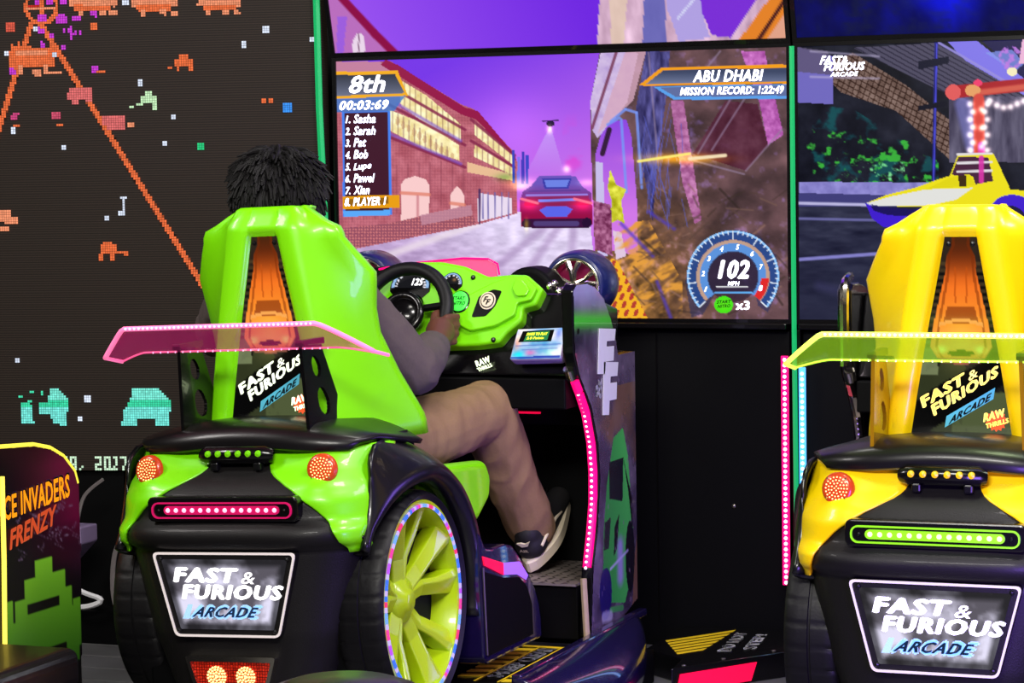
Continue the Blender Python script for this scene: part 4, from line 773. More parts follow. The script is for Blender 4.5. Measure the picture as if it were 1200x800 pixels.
def acrylic(name, rgb, e):
    m = bpy.data.materials.new(name); m.use_nodes = True; nt = m.node_tree; nt.nodes.clear(); o = nt.nodes.new('ShaderNodeOutputMaterial')
    tr = nt.nodes.new('ShaderNodeBsdfTransparent'); gl = nt.nodes.new('ShaderNodeBsdfGlossy'); gl.inputs['Roughness'].default_value = .08; em = nt.nodes.new('ShaderNodeEmission'); df = nt.nodes.new('ShaderNodeBsdfDiffuse')
    c = lin(rgb); tr.inputs[0].default_value = (*(c*.3+.7), 1); em.inputs[0].default_value = (*c, 1); em.inputs[1].default_value = e; df.inputs[0].default_value = (*c, 1)
    n = nt.nodes.new('ShaderNodeTexNoise'); n.inputs['Scale'].default_value = 9; tc = nt.nodes.new('ShaderNodeTexCoord'); nt.links.new(tc.outputs['Object'], n.inputs[0])
    m1 = nt.nodes.new('ShaderNodeMixShader'); m1.inputs[0].default_value = .16; m2 = nt.nodes.new('ShaderNodeMixShader'); ad = nt.nodes.new('ShaderNodeAddShader'); mm = nt.nodes.new('ShaderNodeMath'); mm.operation = 'MULTIPLY'; mm.inputs[1].default_value = .22
    nt.links.new(n.outputs['Fac'], mm.inputs[0]); nt.links.new(mm.outputs[0], m2.inputs[0])
    nt.links.new(tr.outputs[0], m1.inputs[1]); nt.links.new(gl.outputs[0], m1.inputs[2]); nt.links.new(m1.outputs[0], m2.inputs[1]); nt.links.new(df.outputs[0], m2.inputs[2]); nt.links.new(m2.outputs[0], ad.inputs[0]); nt.links.new(em.outputs[0], ad.inputs[1]); nt.links.new(ad.outputs[0], o.inputs[0]); return m
green_pod = make_pod('lime green and black racing seat with glowing pink spoiler, the driver sitting in it', M['green'], M['rimgreen'], acrylic('pink_acrylic', (240, 60, 150), .09), M['pinkedge'], M['pinkhot'], M['barpink'], M['barpinkhot'], M['logow'],
    [(60, 110, 255), (60, 110, 255), (235, 50, 120), (110, 160, 255), (235, 60, 160), (180, 80, 255)])
green_pod.location = (0, 0, .012); green_pod.rotation_euler = (0, -.035, 0)
yellow_pod = make_pod('empty yellow and black racing seat with glowing yellow-green spoiler at the right', M['yellow'], M['yellow'], acrylic('lime_acrylic', (175, 235, 40), .14), M['yedge'], M['yhot'], M['bargreen'], M['bargreenhot'], M['logoy'],
    [(60, 110, 255), (235, 50, 120)])
yellow_pod.location = (1.586, .084, 0)

# ---------------------------------------------------------------- front consoles with dashboard and steering wheel
PANEL = [(1.14, .175), (1.165, .36), (1.20, .44), (1.228, .58), (1.215, .68), (1.165, .78), (1.075, .87), (1.04, .93), (1.035, 1.09), (1.06, 1.105), (1.13, 1.105), (1.20, 1.092), (1.27, 1.06), (1.33, 1.0), (1.37, .94), (1.385, .90), (1.53, .90), (1.53, .215), (1.30, .16)]
def inpoly(x, y, P):
    c = False
    for (x0, y0), (x1, y1) in zip(P, P[1:] + P[:1]):
        if (y0 > y) != (y1 > y) and x < (x1-x0)*(y-y0)/(y1-y0)+x0: c = not c
    return c
def side_art():
    A = Art(150, 300, (1.0, 1.12), (1.56, 1.12), (1.56, .12), (1.0, .12)); X, Y = A.X, A.Y; n = fbm(X, Y, .08, 33)
    A.c[:] = np.array((84, 72, 92.)) + (n[..., None]-.5)*110
    A.fill(np.clip((Y-1.0)*12, 0, 1), (170, 170, 215), .8); A.fill(np.exp(-((Y-1.005+.05*(X-1.2))/.024)**2), (70, 215, 50), .95)  # paler lilac top is a gloss reflection painted into the picture
    A.fill(np.clip((fbm(X, Y, .12, 34)-.45)*4, 0, 1)*(Y > .6)*(Y < .82), (130, 96, 66), .7)
    A.poly([(1.28, .56), (1.34, .68), (1.42, .70), (1.46, .62), (1.50, .40), (1.49, .30), (1.42, .22), (1.30, .24), (1.24, .32), (1.25, .44)], grad((44, 140, 60), (80, 200, 92), (1.25, 0), (1.45, 0)))
    A.poly([(1.30, .52), (1.30, .62), (1.42, .62), (1.41, .50)], (22, 26, 34)); A.poly([(1.42, .62), (1.49, .5), (1.495, .4), (1.46, .52)], (16, 16, 22))
    A.ell(1.47, .34, .04, .10, (20, 18, 30)); A.ell(1.26, .27, .05, .07, (34, 24, 90)); A.poly([(1.26, .46), (1.31, .47), (1.29, .39), (1.25, .39)], (30, 30, 40)); A.poly([(1.34, .44), (1.38, .47), (1.36, .38), (1.33, .36)], (20, 20, 30))
    A.line(1.30, .22, 1.40, .21, .016, (70, 150, 80), 1, .004); A.line(1.385, .38, 1.385, .30, .05, (170, 150, 225), .9, .03); A.line(1.30, .33, 1.45, .36, .008, (200, 190, 240), .9, .005)
    A.line(1.24, .21, 1.30, .205, .03, (190, 190, 210), .7, .01); A.poly([(1.48, .18), (1.56, .18), (1.56, .46), (1.51, .34)], (128, 90, 66), .8)
    for k in range(50): x, y = rng.uniform(1.05, 1.55), rng.uniform(.15, .9); A.ell(x, y, .003, .007, (150, 120, 150), .6)
    return A
SIDE = side_art()
m = mat('nonslip_plate', (150, 138, 132), .4, metal=.5, noise=.3, nscale=25); M['tread'] = m
NY = Vector((0, .914, .4061)).normalized()      # pointing into the console, away from the driver
DN = Vector((0, -.912, .4104)); DU = Vector((0, .4104, .912))
def DP(x, z, d=0):      # point on the dashboard face at height z, raised d toward the driver
    return Vector((x, 1.10 + .45*(z-.88), z)) + DN*d
def dfn(x, z, d): return tuple(DP(x, z, d))
def make_console(label, body, strip_body, strip_dot, first):
    t = thing('driving_console', label, 'arcade console', (0, 0, 0), 'driving consoles under the screens')
    for sx in (-1, 1):
        mb = MB(); mb.prism(PANEL, YZ, sx*.423, sx*.456); pn = mb.build('side_panel', M['gloss'], t, bevel=.004)
        P_ = lambda u, v: (sx*.4575, 1.0 + .56*u, 1.12 - 1.0*v); P2 = [(a, b) for a, b in PANEL]
        if sx > 0 or not first: SIDE.mesh('side_picture', P_, M['print'], pn, keep=lambda u, v: inpoly(1.0 + .56*u, 1.12 - v, P2))
        if sx > 0 and first:
            def L2(y, z): return (.4405, y, z)
            mb = MB()
            F1 = [(0, 0), (.38, 0), (.42, .27), (.86, .30), (.90, .62), (.48, .60), (.50, .72), (.93, .74), (1.0, 1.0), (.10, .99)]
            for (y0, z0, w_, h_) in ((1.214, .862, .150, .122), (1.250, .750, .132, .143)):
                mb.prism([(y0 + a_*w_, z0 + h_*b_ - .012*a_) for a_, b_ in F1], lambda a_, b_, t_: (t_, a_, b_), .4582, .4596)
            mb.build('white_letter', M['whitepaint'], pn)
            mb = MB(); lettering(mb, '&', quad3((.4588, 1.248, .795), (.4588, 1.248, .85), (.4588, 1.192, .85), (.4588, 1.192, .795)), .02, 0); mb.build('white_letter', M['whitepaint'], pn)
        mb = MB(); mb.lathe([(.0001, 0), (.008, 0)], (sx*.459, 1.065, .985), 'x', 12); mb.build('screw', M['bolt'], pn)
        # lit strip that follows the rear edge
        ed = [(1.168, .355), (1.20, .44), (1.222, .52), (1.225, .60), (1.212, .68), (1.172, .765), (1.125, .82)]
        sm = []
        for i in range(len(ed)-1): sm += [((ed[i][0]*(1-k/6)+ed[i+1][0]*k/6), (ed[i][1]*(1-k/6)+ed[i+1][1]*k/6)) for k in range(6)]
        sm.append(ed[-1])
        mb = MB(); mb.tube([(sx*.439, a - .004, b) for a, b in sm], .0125, 8); st = mb.build('edge_strip', strip_body, t)
        dist = 0; mb = MB(); last = None; acc = 0
        for i in range(len(sm)-1):
            p, q = Vector(sm[i]), Vector(sm[i+1]); Ls = (q-p).length
            while acc < Ls: w_ = p + (q-p)*(acc/Ls); mb.sphere((sx*.439, w_.x - .015, w_.y), .0042, 6); acc += .0155
            acc -= Ls
        stuff(mb.build('led_dots', strip_dot, st))
        mb = MB(); mb.tube([(sx*.439, 1.115, .825), (sx*.439, 1.085, .855)], .0125, 8); mb.build('strip_end', strip_body, t)
        mb = MB(); mb.tube([(sx*.433, 1.078, .862), (sx*.433, 1.055, .888)], .014, 10); mb.build('chrome_ferrule', M['chrome'], t, smooth=True)
        if sx < 0 or not first: mb = MB(); mb.tube([(sx*.439, 1.030, .90), (sx*.439, 1.028, 1.05), (sx*.439, 1.032, 1.09), (sx*.439, 1.05, 1.112), (sx*.439, 1.09, 1.122)], .012, 8); mb.build('edge_trim', M['chrome'], t, smooth=True)
    mb = MB(); mb.box((0, 1.53, .49), (.844, .03, .82)); mb.build('rear_panel', M['dark'], t)
    mb = MB(); mb.prism([(1.09, .865), (1.115, .865), (1.22, .905), (1.50, .905), (1.50, 1.02), (1.235, 1.075), (1.178, 1.075)], YZ, -.421, .421); mb.build('dash_body', M['gloss'], t, bevel=.006)
    mb = MB(); mb.box((0, 1.27, .82), (.838, .40, .08)); mb.box((0, 1.38, .77), (.838, .24, .10)); mb.build('lower_box', M['dark'], t, bevel=.004)
    mb = MB(); mb.box((.13, 1.255, .752), (.30, .008, .005)); mb.build('red_light_line', M['redpanel'], t)
    mb = MB(); mb.lathe([(.0001, -.004), (.006, -.004), (.006, .002)], (.20, 1.068, .80), 'y', 10); mb.build('coin_lock', M['chrome'], t)
    # base block with tread plate
    mb = MB(); mb.box((0, 1.33, .235), (.838, .37, .145)); mb.build('base_block', M['dark'], t, bevel=.004)
    mb = MB(); mb.tube([(.440, 1.132, .33), (.448, 1.13, .175)], .009, 8); mb.build('corner_edge', M['edgeal'], t)
    mb = MB(); mb.box((0, 1.325, .311), (.838, .39, .006)); tp = mb.build('tread_plate', M['tread'], t)
    mb = MB()
    for i in range(26):
        for j in range(13):
            c_ = Vector((-.39 + .031*i, 1.135 + .03*j, .3145)); q = Matrix.Rotation(PI/4 if (i+j) % 2 else -PI/4, 3, 'Z')
            vs = [q @ Vector(p) for p in ((-.012, 0, 0), (0, -.004, 0), (.012, 0, 0), (0, .004, 0), (0, 0, .0025))]; mb.add([v + c_ for v in vs], [(0, 1, 4), (1, 2, 4), (2, 3, 4), (3, 0, 4)])
    stuff(mb.build('raised_lozenges', M['steel'], tp))
    # pedals
    for px_ in (-.02, .17):
        mb = MB(); mb.box((px_, 1.485, .46), (.07, .012, .13), Matrix.Rotation(-.5, 3, 'X')); mb.tube([(px_, 1.48, .42), (px_, 1.52, .36)], .009, 6); mb.build('pedal', M['gloss'], t, bevel=.003)
    # coloured dashboard
    R_ = [(-.151, 1.132), (-.067, 1.146), (.035, 1.143), (.104, 1.131), (.174, 1.104), (.239, 1.110), (.283, 1.109), (.334, 1.072), (.319, 1.031), (.284, 1.022), (.286, .991), (.248, .958), (.231, .934), (.169, .926), (.05, .921)]
    full = [(x, z) for x, z in R_] + [(-x, z) for x, z in R_[::-1] if x > .12] + []
    full = [(x, z) for x, z in R_ if x >= .035] + [(-x, z) for x, z in R_[::-1] if x >= .035]
    mb = MB(); mb.prism(rpoly(full, .008, 3), dfn, .002, .045); ds = mb.build('dashboard', body, t, bevel=.012, seg=4)
    for sx in (-1, 1):      # raised swept wings and their hexagonal ends
        mb = MB(); mb.prism([(sx*x, z) for x, z in rpoly([(.09, .985), (.13, 1.05), (.20, 1.085), (.245, 1.10), (.278, 1.10), (.322, 1.068), (.31, 1.038), (.272, 1.030), (.27, 1.0), (.22, .972), (.15, .958)], .008, 3)], dfn, .040, .060); mb.build('raised_wing', body, ds, bevel=.009, seg=3)
        mb = MB(); mb.prism([(sx*x, z) for x, z in rpoly([(.262, 1.09), (.282, 1.085), (.305, 1.062), (.296, 1.046), (.270, 1.045), (.255, 1.065)], .004, 3)], dfn, .058, .068); mb.build('hexagon_end', body, ds, bevel=.004)
        mb = MB(); mb.prism([(sx*x, z) for x, z in rpoly([(.150, .992), (.163, 1.046), (.20, 1.064), (.226, 1.060), (.212, 1.02), (.19, .995)], .006, 3)], dfn, .0605, .0615); eb = mb.build('emblem_plate', M['gloss'], ds)
        for rr, mt_, dd in ((.0225, M['sole'], .064), (.019, M['gloss'], .065), (.0165, M['sole'], .066)):
            mb = MB(); mb.prism(circ(sx*.190, 1.034, rr, 24), dfn, .061, dd); mb.build('emblem_ring', mt_, eb)
        mb = MB()
        for dx, dz in ((-.005, .003), (.003, -.004)): mb.prism([(sx*.190 + dx + a*.013 - .006, 1.034 + dz + b*.014 - .007) for a, b in [(0, 0), (.25, 0), (.38, .4), (.75, .4), (.8, .58), (.42, .58), (.48, .8), (.95, .8), (1, 1), (.3, 1)]], dfn, .066, .0672)
        mb.build('emblem_mark', M['gloss'], eb)
        for x, z in ((.132, 1.10), (.215, .94)): mb = MB(); mb.sphere(DP(sx*x, z, .046), .007, 8); mb.build('screw', M['bolt'], ds)
    # round button
    mb = MB(); mb.prism(circ(.110, 1.032, .0295, 28), dfn, .045, .062); bt = mb.build('push_button', M['gloss'], t, bevel=.003)
    mb = MB(); mb.prism(circ(.110, 1.032, .0255, 28), dfn, .060, .068); cp = mb.build('lit_cap', M['greenlit'], bt, bevel=.004)
    mb = MB(); lettering(mb, 'START', lambda u, v: DP(.092 + u*.036, 1.034 + v*.009, .0692)); lettering(mb, 'NITRO', lambda u, v: DP(.094 + u*.036, 1.021 + v*.009, .0692)); mb.build('lettering', mgr, bt)
    # two dials
    for cx, cz, r_, nm, sh_ in ((-.045, 1.072, .058, 'speed_dial', 1), (.073, 1.082, .031, 'fuel_dial', 0)):
        o_ = circ(cx, cz, r_, 20, None, -.15, PI+.15) + [(cx - r_*.55, cz - r_*.55), (cx, cz - r_*.25), (cx + r_*.5, cz - r_*.6)]
        mb = MB(); mb.prism(o_, dfn, .045, .047); dl = mb.build(nm, M['gloss'], t)
        A = Art(40, 24, (0, 0), (1, 0), (1, 1), (0, 1)); D = np.hypot(A.X-.5, (A.Y-1)/2*1.0*1.0) ; A.c[:] = (26, 26, 30)
        A.fill((np.abs(D - .46) < .035), (150, 190, 235)); A.fill((np.abs(D - .38) < .03) & (np.sin(np.arctan2(A.X-.5, 1-A.Y)*22) > 0), (235, 235, 245)); A.glow(.62, .6, .12, .2, (120, 80, 40), 0 if sh_ else 1)
        mb_ = A.mesh('dial_face', lambda u, v: DP(cx + (u-.5)*2*r_*.95, cz + (1-v)*r_*.95 - .0, .0478), M['backlit'], dl, keep=lambda u, v: math.hypot(u-.5, (1-v)/2) < .5)
        if sh_: mb = MB(); lettering(mb, '125', lambda u, v: DP(cx + .003 + u*.034, cz + .006 + v*.019, .049), .06); mb.build('lettering', M['whitelit'], dl)
    # windscreen-like pink edge behind the dashboard
    mb = MB(); mb.tube([(-.20, 1.29, 1.135), (-.12, 1.29, 1.150), (.05, 1.29, 1.165), (.125, 1.29, 1.163), (.150, 1.29, 1.150), (.155, 1.29, 1.12)], .003, 6); mb.build('cowl_edge', strip_body, t)
    mb = MB(); mb.add([(-.19, 1.295, 1.09), (.15, 1.295, 1.09), (.145, 1.295, 1.148), (.12, 1.295, 1.160), (.05, 1.295, 1.162), (-.12, 1.295, 1.147), (-.19, 1.295, 1.13)], [tuple(range(7))]); mb.build('cowl_panel', M['pinkcowl'] if first else M['gloss'], t, solid=.004)
    mb = MB(); mb.prism(circ(.22, 1.04, .085, 20, .10, 0, PI), XZ, 1.33, 1.44); mb.build('cowl_hump', M['dark'], t, bevel=.02, seg=4)
    mb = MB(); mb.prism(circ(-.22, 1.04, .085, 20, .10, 0, PI), XZ, 1.33, 1.44); mb.build('cowl_hump', M['dark'], t, bevel=.02, seg=4)
    # ornamental front wheels with chromed rims
    for sx in (-1, 1):
        cx, cy, cz = sx*.315, 1.44, 1.085; wy = 1.46
        mb = MB(); mb.lathe([(.070, -.004), (.080, -.012), (.088, 0), (.094, .02), (.096, .05), (.096, .09), (.088, .125), (.06, .13)], (cx, cy, cz), 'y', 48); tw = mb.build('ornamental_tyre', M['bluerub'], t, smooth=2)
        mb = MB(); mb.lathe([(.078, -.006), (.072, -.012), (.066, -.006), (.060, .012), (.060, .04)], (cx, cy, cz), 'y', 48); mb.build('chrome_rim', M['chrome'], tw, smooth=2)
        mb = MB(); mb.lathe([(.0001, .03), (.064, .03)], (cx, cy, cz), 'y', 32); mb.build('magenta_disc', M['magdisc'], tw)
        for k in range(5):
            for sd in (-1, 1): a = 2*PI*k/5 + .3; mb = MB(); mb.tube([(cx + .012*math.cos(a), cy - .006, cz + .012*math.sin(a)), (cx + .04*math.cos(a + sd*.13), cy - .010, cz + .04*math.sin(a + sd*.13)), (cx + .067*math.cos(a + sd*.26), cy - .006, cz + .067*math.sin(a + sd*.26))], [.009, .007, .009], 6); mb.build('chrome_spoke', M['chrome'], tw, smooth=True)
        mb = MB(); mb.lathe([(.0001, -.016), (.012, -.014), (.016, 0), (.016, .03)], (cx, cy, cz), 'y', 16); mb.build('chrome_hub', M['chrome'], tw, smooth=True)
        for k in range(7): mb = MB(); mb.sphere((sx*(.345 + .004*k), 1.17 + .022*k, 1.095 - .004*k + .01*math.sin(k*2)), .011, 8); mb.build('chrome_fitting', M['chrome'], t, smooth=True)
    # steering wheel
    c_ = Vector((-.027, 1.06, 1.034)); q = Matrix.Rotation(-.42, 3, 'X')
    mb = MB(); mb.tube([c_ + q @ Vector((.121*math.cos(2*PI*k/48), 0, .121*math.sin(2*PI*k/48))) for k in range(48)], .019, 12, closed=True); sw = mb.build('steering_wheel', M['rubber'], t, smooth=2)
    mb = MB(); mb.tube([c_ + Vector((0, .01, 0)), c_ + Vector((0, .12, .02))], .028, 16); mb.build('column', M['dark'], sw)
    mb = MB(); mb.tube([c_ + q @ Vector((.052*math.cos(2*PI*k/28), -.012, .052*math.sin(2*PI*k/28) - .012)) for k in range(28)], .011, 8, closed=True); mb.build('horn_ring', M['gloss'], sw, smooth=2)
    mb = MB(); mb.lathe([(.0001, -.022), (.040, -.018), (.046, .0), (.04, .03)], (0, 0, 0), 'y', 28); hb = mb.build('horn_boss', M['gloss'], sw, smooth=2); hb.matrix_local = Matrix.Translation(c_ + Vector((0, 0, -.012))) @ q.to_4x4()
    for k in range(5): a = 2*PI*k/5 + .5; mb = MB(); mb.tube([(.008*math.cos(a), -.025, .008*math.sin(a)), (.034*math.cos(a), -.022, .034*math.sin(a))], .003, 6); o = mb.build('chrome_ray', M['chrome'], sw); o.matrix_local = hb.matrix_local.copy()
    for a in (0.15, PI-.15, -PI/2): mb = MB(); mb.tube([c_ + q @ Vector((.045*math.cos(a), 0, .045*math.sin(a))), c_ + q @ Vector((.118*math.cos(a), 0, .118*math.sin(a)))], .010, 8); mb.build('spoke', M['dark'], sw)
    # card reader
    A = Art(50, 36, (0, 0), (1, 0), (1, 1), (0, 1)); X, Y = A.X, A.Y; n = fbm(X, Y, .25, 55, 3)
    A.c[:] = np.array((180, 215, 250.)) + (n[..., None]-.5)*np.array((260, 120, 60)); A.glow(.06, .45, .08, .3, (120, -20, -90), .8); A.glow(.36, .8, .14, .12, (150, -60, -40), .8); A.glow(.8, .8, .16, .14, (120, 100, 20), .8); A.glow(.15, .85, .16, .12, (-90, 60, 30), 1); A.glow(.88, .2, .08, .2, (-110, -90, 60), .8)
    A.line(.05, .56, .95, .53, .03, (70, 90, 190), .7, .03); A.line(.2, .7, .9, .66, .02, (80, 90, 200), .7, .03); A.poly([(0, .93), (1, .9), (1, 1), (0, 1)], (30, 50, 180), .8)
    cr = thing('card_reader', 'small card reader glowing white, blue and red under the right end of the dashboard' if first else 'glowing card reader under the dashboard in front of the yellow seat', 'card reader', (0, 0, 0), 'card readers')
    f = quad3(DP(.272, .884, .042), DP(.418, .888, .042), DP(.416, .974, .030), DP(.278, .968, .030))
    mb = MB(); ov = rrect(0, 0, 1, 1, .09); mb.prism([(a, b) for a, b in ov], lambda a, b, d: tuple(f(a, b) + DN*d), -.018, .018); cs = mb.build('case', M['lilac'], cr, bevel=.006, seg=3)
    A.mesh('lit_front', lambda u, v: f(.03 + .94*u, .97 - .94*v) + DN*.0192, M['backlit'], cs)
    mb = MB(); mb.prism([(.10, .56), (.74, .56), (.76, .92), (.14, .90)], lambda a, b, d: tuple(f(a, b) + DN*d), .0185, .0205); ds2 = mb.build('display', M['gloss'], cr)
    mb = MB(); mb.prism([(.20, .58), (.66, .60), (.68, .88), (.24, .86)], lambda a, b, d: tuple(f(a, b) + DN*d), .0205, .0208); mb.build('display_glow', M['dispgreen'], ds2)
    mb = MB(); lettering(mb, 'SWIPE TO PLAY', lambda u, v: f(.23 + .42*u, .75 + .09*v) + DN*.0215, .04); lettering(mb, '5.0 Points', lambda u, v: f(.25 + .34*u, .63 + .08*v) + DN*.0215, .04); mb.build('lettering', M['ytext'], ds2)
    # maker's badge
    mb = MB(); g = lambda u, v: DP(.165 + .035*u - .004*v + .0, .872 + .026*u + .026*v - .006*u, 0.004)
    lettering(mb, 'RAW', lambda u, v: (.167 + .040*u - .006*v, 1.086, .886 + .015*u + .016*v), .06, 0); lettering(mb, 'THRILLS', lambda u, v: (.172 + .040*u - .006*v, 1.086, .874 + .015*u + .009*v), .05, 0); mb.build('badge', M['logow'], t)
    return t, cr
M['pinkcowl'] = sm2('pink_cowl', (225, 80, 130), .5); M['greenlit'] = sm2('green_lit_button', (70, 235, 70), .75); M['bluerub'] = mat('blue_black_rubber', (20, 30, 84), .35, coat=.3, noise=.2); M['magdisc'] = mat('magenta_disc', (120, 10, 60), .3, emit=.15)
M['dispgreen'] = sm2('green_display', (30, 110, 60), .5); M['ytext'] = sm2('yellow_text', (235, 235, 60), 1.0)
con1, cr1 = make_console('console with lime dashboard, steering wheel and pink-lit side panel before the driver', M['green'], M['pink'], M['ledwhite'], True)
con2, cr2 = make_console('console with yellow dashboard and chrome edges, mostly hidden behind the empty yellow seat', M['yellow'], M['chrome'], M['chrome'], False)
con2.location = (1.586, .084, 0); cr2.location = (1.586, .084, 0)

# ---------------------------------------------------------------- the driver
from mathutils import noise as mnoise
def fuse(mb, voxel, smooth=2, wr=0, wscale=14, stretch=(1, 1, 1)):
    me = bpy.data.meshes.new('t'); me.from_pydata(mb.v, [], mb.f); o = bpy.data.objects.new('t', me); COL.objects.link(o)
    md = o.modifiers.new('r', 'REMESH'); md.mode = 'VOXEL'; md.voxel_size = voxel; md.adaptivity = 0
    if smooth: ms = o.modifiers.new('s', 'SMOOTH'); ms.iterations = smooth; ms.factor = .6
    dg = bpy.context.evaluated_depsgraph_get(); m2 = bpy.data.meshes.new_from_object(o.evaluated_get(dg)); bpy.data.objects.remove(o)
    out = MB()
    for v in m2.vertices:
        p = v.co.copy()
        if wr:
            q = Vector((p.x*stretch[0], p.y*stretch[1], p.z*stretch[2])) * wscale
            n = mnoise.noise(q) + .5*mnoise.noise(q*2.1); p += v.normal * wr * (1 - 2*abs(n))
        out.v.append(tuple(p))
    out.f = [tuple(p.vertices) for p in m2.polygons]; bpy.data.meshes.remove(m2); return out
dr = thing('person', 'person with short black twisted hair, grey jacket and khaki trousers driving from the lime seat', 'person', (-.08, .62, 0))
dr_children = []
def dpart(mb, name, m, smooth=2, parent=None):
    o = mb.build(name, m, None, smooth=smooth); par = parent or dr; o.parent = par
    if par is dr: o.matrix_parent_inverse = Matrix.Translation((.08, -.62, 0))
    return o
HC = Vector((-.10, .485, 1.335)); HIP = Vector((-.09, .62, .70))
REL, RWR, RHD = Vector((.165, .68, .912)), Vector((.118, .925, .955)), Vector((.098, 1.005, .985))
LEL, LWR, LHD = Vector((-.37, .66, 1.0)), Vector((-.20, .93, 1.03)), Vector((-.148, 1.0, 1.04))
mb = MB()
mb.sphere(HC, .1, 20, (.80, .96, 1.08)); mb.sphere(HC + Vector((0, .045, -.05)), .1, 16, (.60, .60, .78))
mb.cap(HC + Vector((.006, .100, -.015)), HC + Vector((.006, .122, -.045)), .009, .015); mb.cap(HC + Vector((-.02, .098, -.082)), HC + Vector((.026, .098, -.082)), .010, .010); mb.cap(HC + Vector((0, .085, -.115)), HC + Vector((0, .07, -.10)), .022, .03)
for sx in (-1, 1):
    mb.sphere(HC + Vector((sx*.082, -.004, -.030)), .03, 12, (.35, .65, 1.05)); mb.cap(HC + Vector((sx*.012, .088, .012)), HC + Vector((sx*.048, .078, .010)), .012, .012)
    mb.sphere(HC + Vector((sx*.032, .078, -.012)), .014, 10)
mb.cap((-.10, .475, 1.10), HC + Vector((0, -.01, -.08)), .062, .056)
mb.cap(HIP, (-.09, .54, 1.02), .11, .12); mb.cap((-.24, .52, 1.09), (.05, .52, 1.09), .05, .05)
def hand(mb, wr, hd, d, thumb):      # curled round the rim of the steering wheel
    mb.cap(wr, hd, .028, .039, 14); ax = (hd - wr).normalized(); c = hd
    up = Vector((0, .18, .98)); side = Vector((d, 0, 0))
    for k, (h, ln, r_) in enumerate(((.034, .95, .0105), (.012, 1.05, .011), (-.011, 1.0, .0105), (-.032, .82, .0092))):
        b0 = c + up*h + side*.012 + Vector((0, .012, 0)); b1 = b0 + Vector((d*.012, .040*ln, .002)); b2 = b1 + Vector((-d*.026*ln, .020, -.002)); b3 = b2 + Vector((-d*.018, -.016*ln, -.002))
        mb.cap(b0, b1, r_*1.12, r_, 10); mb.cap(b1, b2, r_, r_*.92, 10); mb.cap(b2, b3, r_*.92, r_*.8, 10)
    t0 = c + up*.022 - side*.018; t1 = t0 + up*.020 + Vector((-d*.010, .030, 0)); t2 = t1 + Vector((0, .026, .004)); mb.cap(t0, t1, .014, .0125, 10); mb.cap(t1, t2, .0125, .010, 10)
mb.cap((.06, .52, 1.08), REL, .044, .038); mb.cap(REL, RWR, .038, .027); hand(mb, RWR, RHD, 1, 1)
mb.cap((-.25, .52, 1.08), LEL, .044, .038); mb.cap(LEL, LWR, .038, .027); hand(mb, LWR, LHD, -1, 1)
RK, RA = Vector((.195, 1.075, .775)), Vector((.235, 1.29, .43)); LK, LA = Vector((-.22, 1.10, .79)), Vector((-.20, 1.33, .43))
for a_, k_, f_ in ((Vector((.0, .66, .69)), RK, RA), (Vector((-.18, .66, .69)), LK, LA)): mb.cap(a_, k_, .075, .052); mb.cap(k_, f_, .05, .036); mb.cap(f_, f_ + Vector((0, .10, .01)), .035, .03)
body = dpart(fuse(mb, .0048, 2), 'body', M['skin'])
for sx in (-1, 1): mb = MB(); mb.sphere(HC + Vector((sx*.032, .086, -.012)), .010, 10); dpart(mb, 'eye', M['sole'])
# jacket
mb = MB(); mb.cap((-.09, .62, .68), (-.09, .55, .95), .135, .14, 18); mb.cap((-.16, .545, 1.0), (-.02, .545, 1.0), .105, .105, 16); mb.cap((-.25, .53, 1.085), (.07, .53, 1.085), .062, .062, 16); mb.cap((-.10, .49, 1.11), (-.10, .485, 1.20), .082, .070, 16)
mb.cap((.065, .535, 1.085), REL, .068, .062, 16); mb.cap(REL, REL + (RWR-REL)*.80, .062, .047, 16); mb.cap(REL + (RWR-REL)*.74, REL + (RWR-REL)*.84, .046, .043)
mb.cap((-.26, .535, 1.085), LEL, .068, .062, 16); mb.cap(LEL, LEL + (LWR-LEL)*.8, .062, .045, 16)
jk = dpart(fuse(mb, .006, 3, .0045, 13, (1, .7, .7)), 'jacket', M['jacket'])
# trousers
mb = MB(); mb.cap((-.17, .64, .675), (-.01, .64, .675), .13, .13, 18)
mb.cap((.02, .66, .69), RK + Vector((0, -.01, -.004)), .115, .074, 18); mb.cap(RK, RK*.45 + RA*.55, .076, .070, 18); mb.cap(RK*.5 + RA*.5, RA + Vector((0, 0, .01)), .072, .064, 16)
mb.cap((-.20, .66, .69), LK, .115, .074, 18); mb.cap(LK, LA, .076, .064, 18)
dpart(fuse(mb, .006, 3, .0055, 12, (.8, 1.2, .5)), 'trousers', M['trousers'])
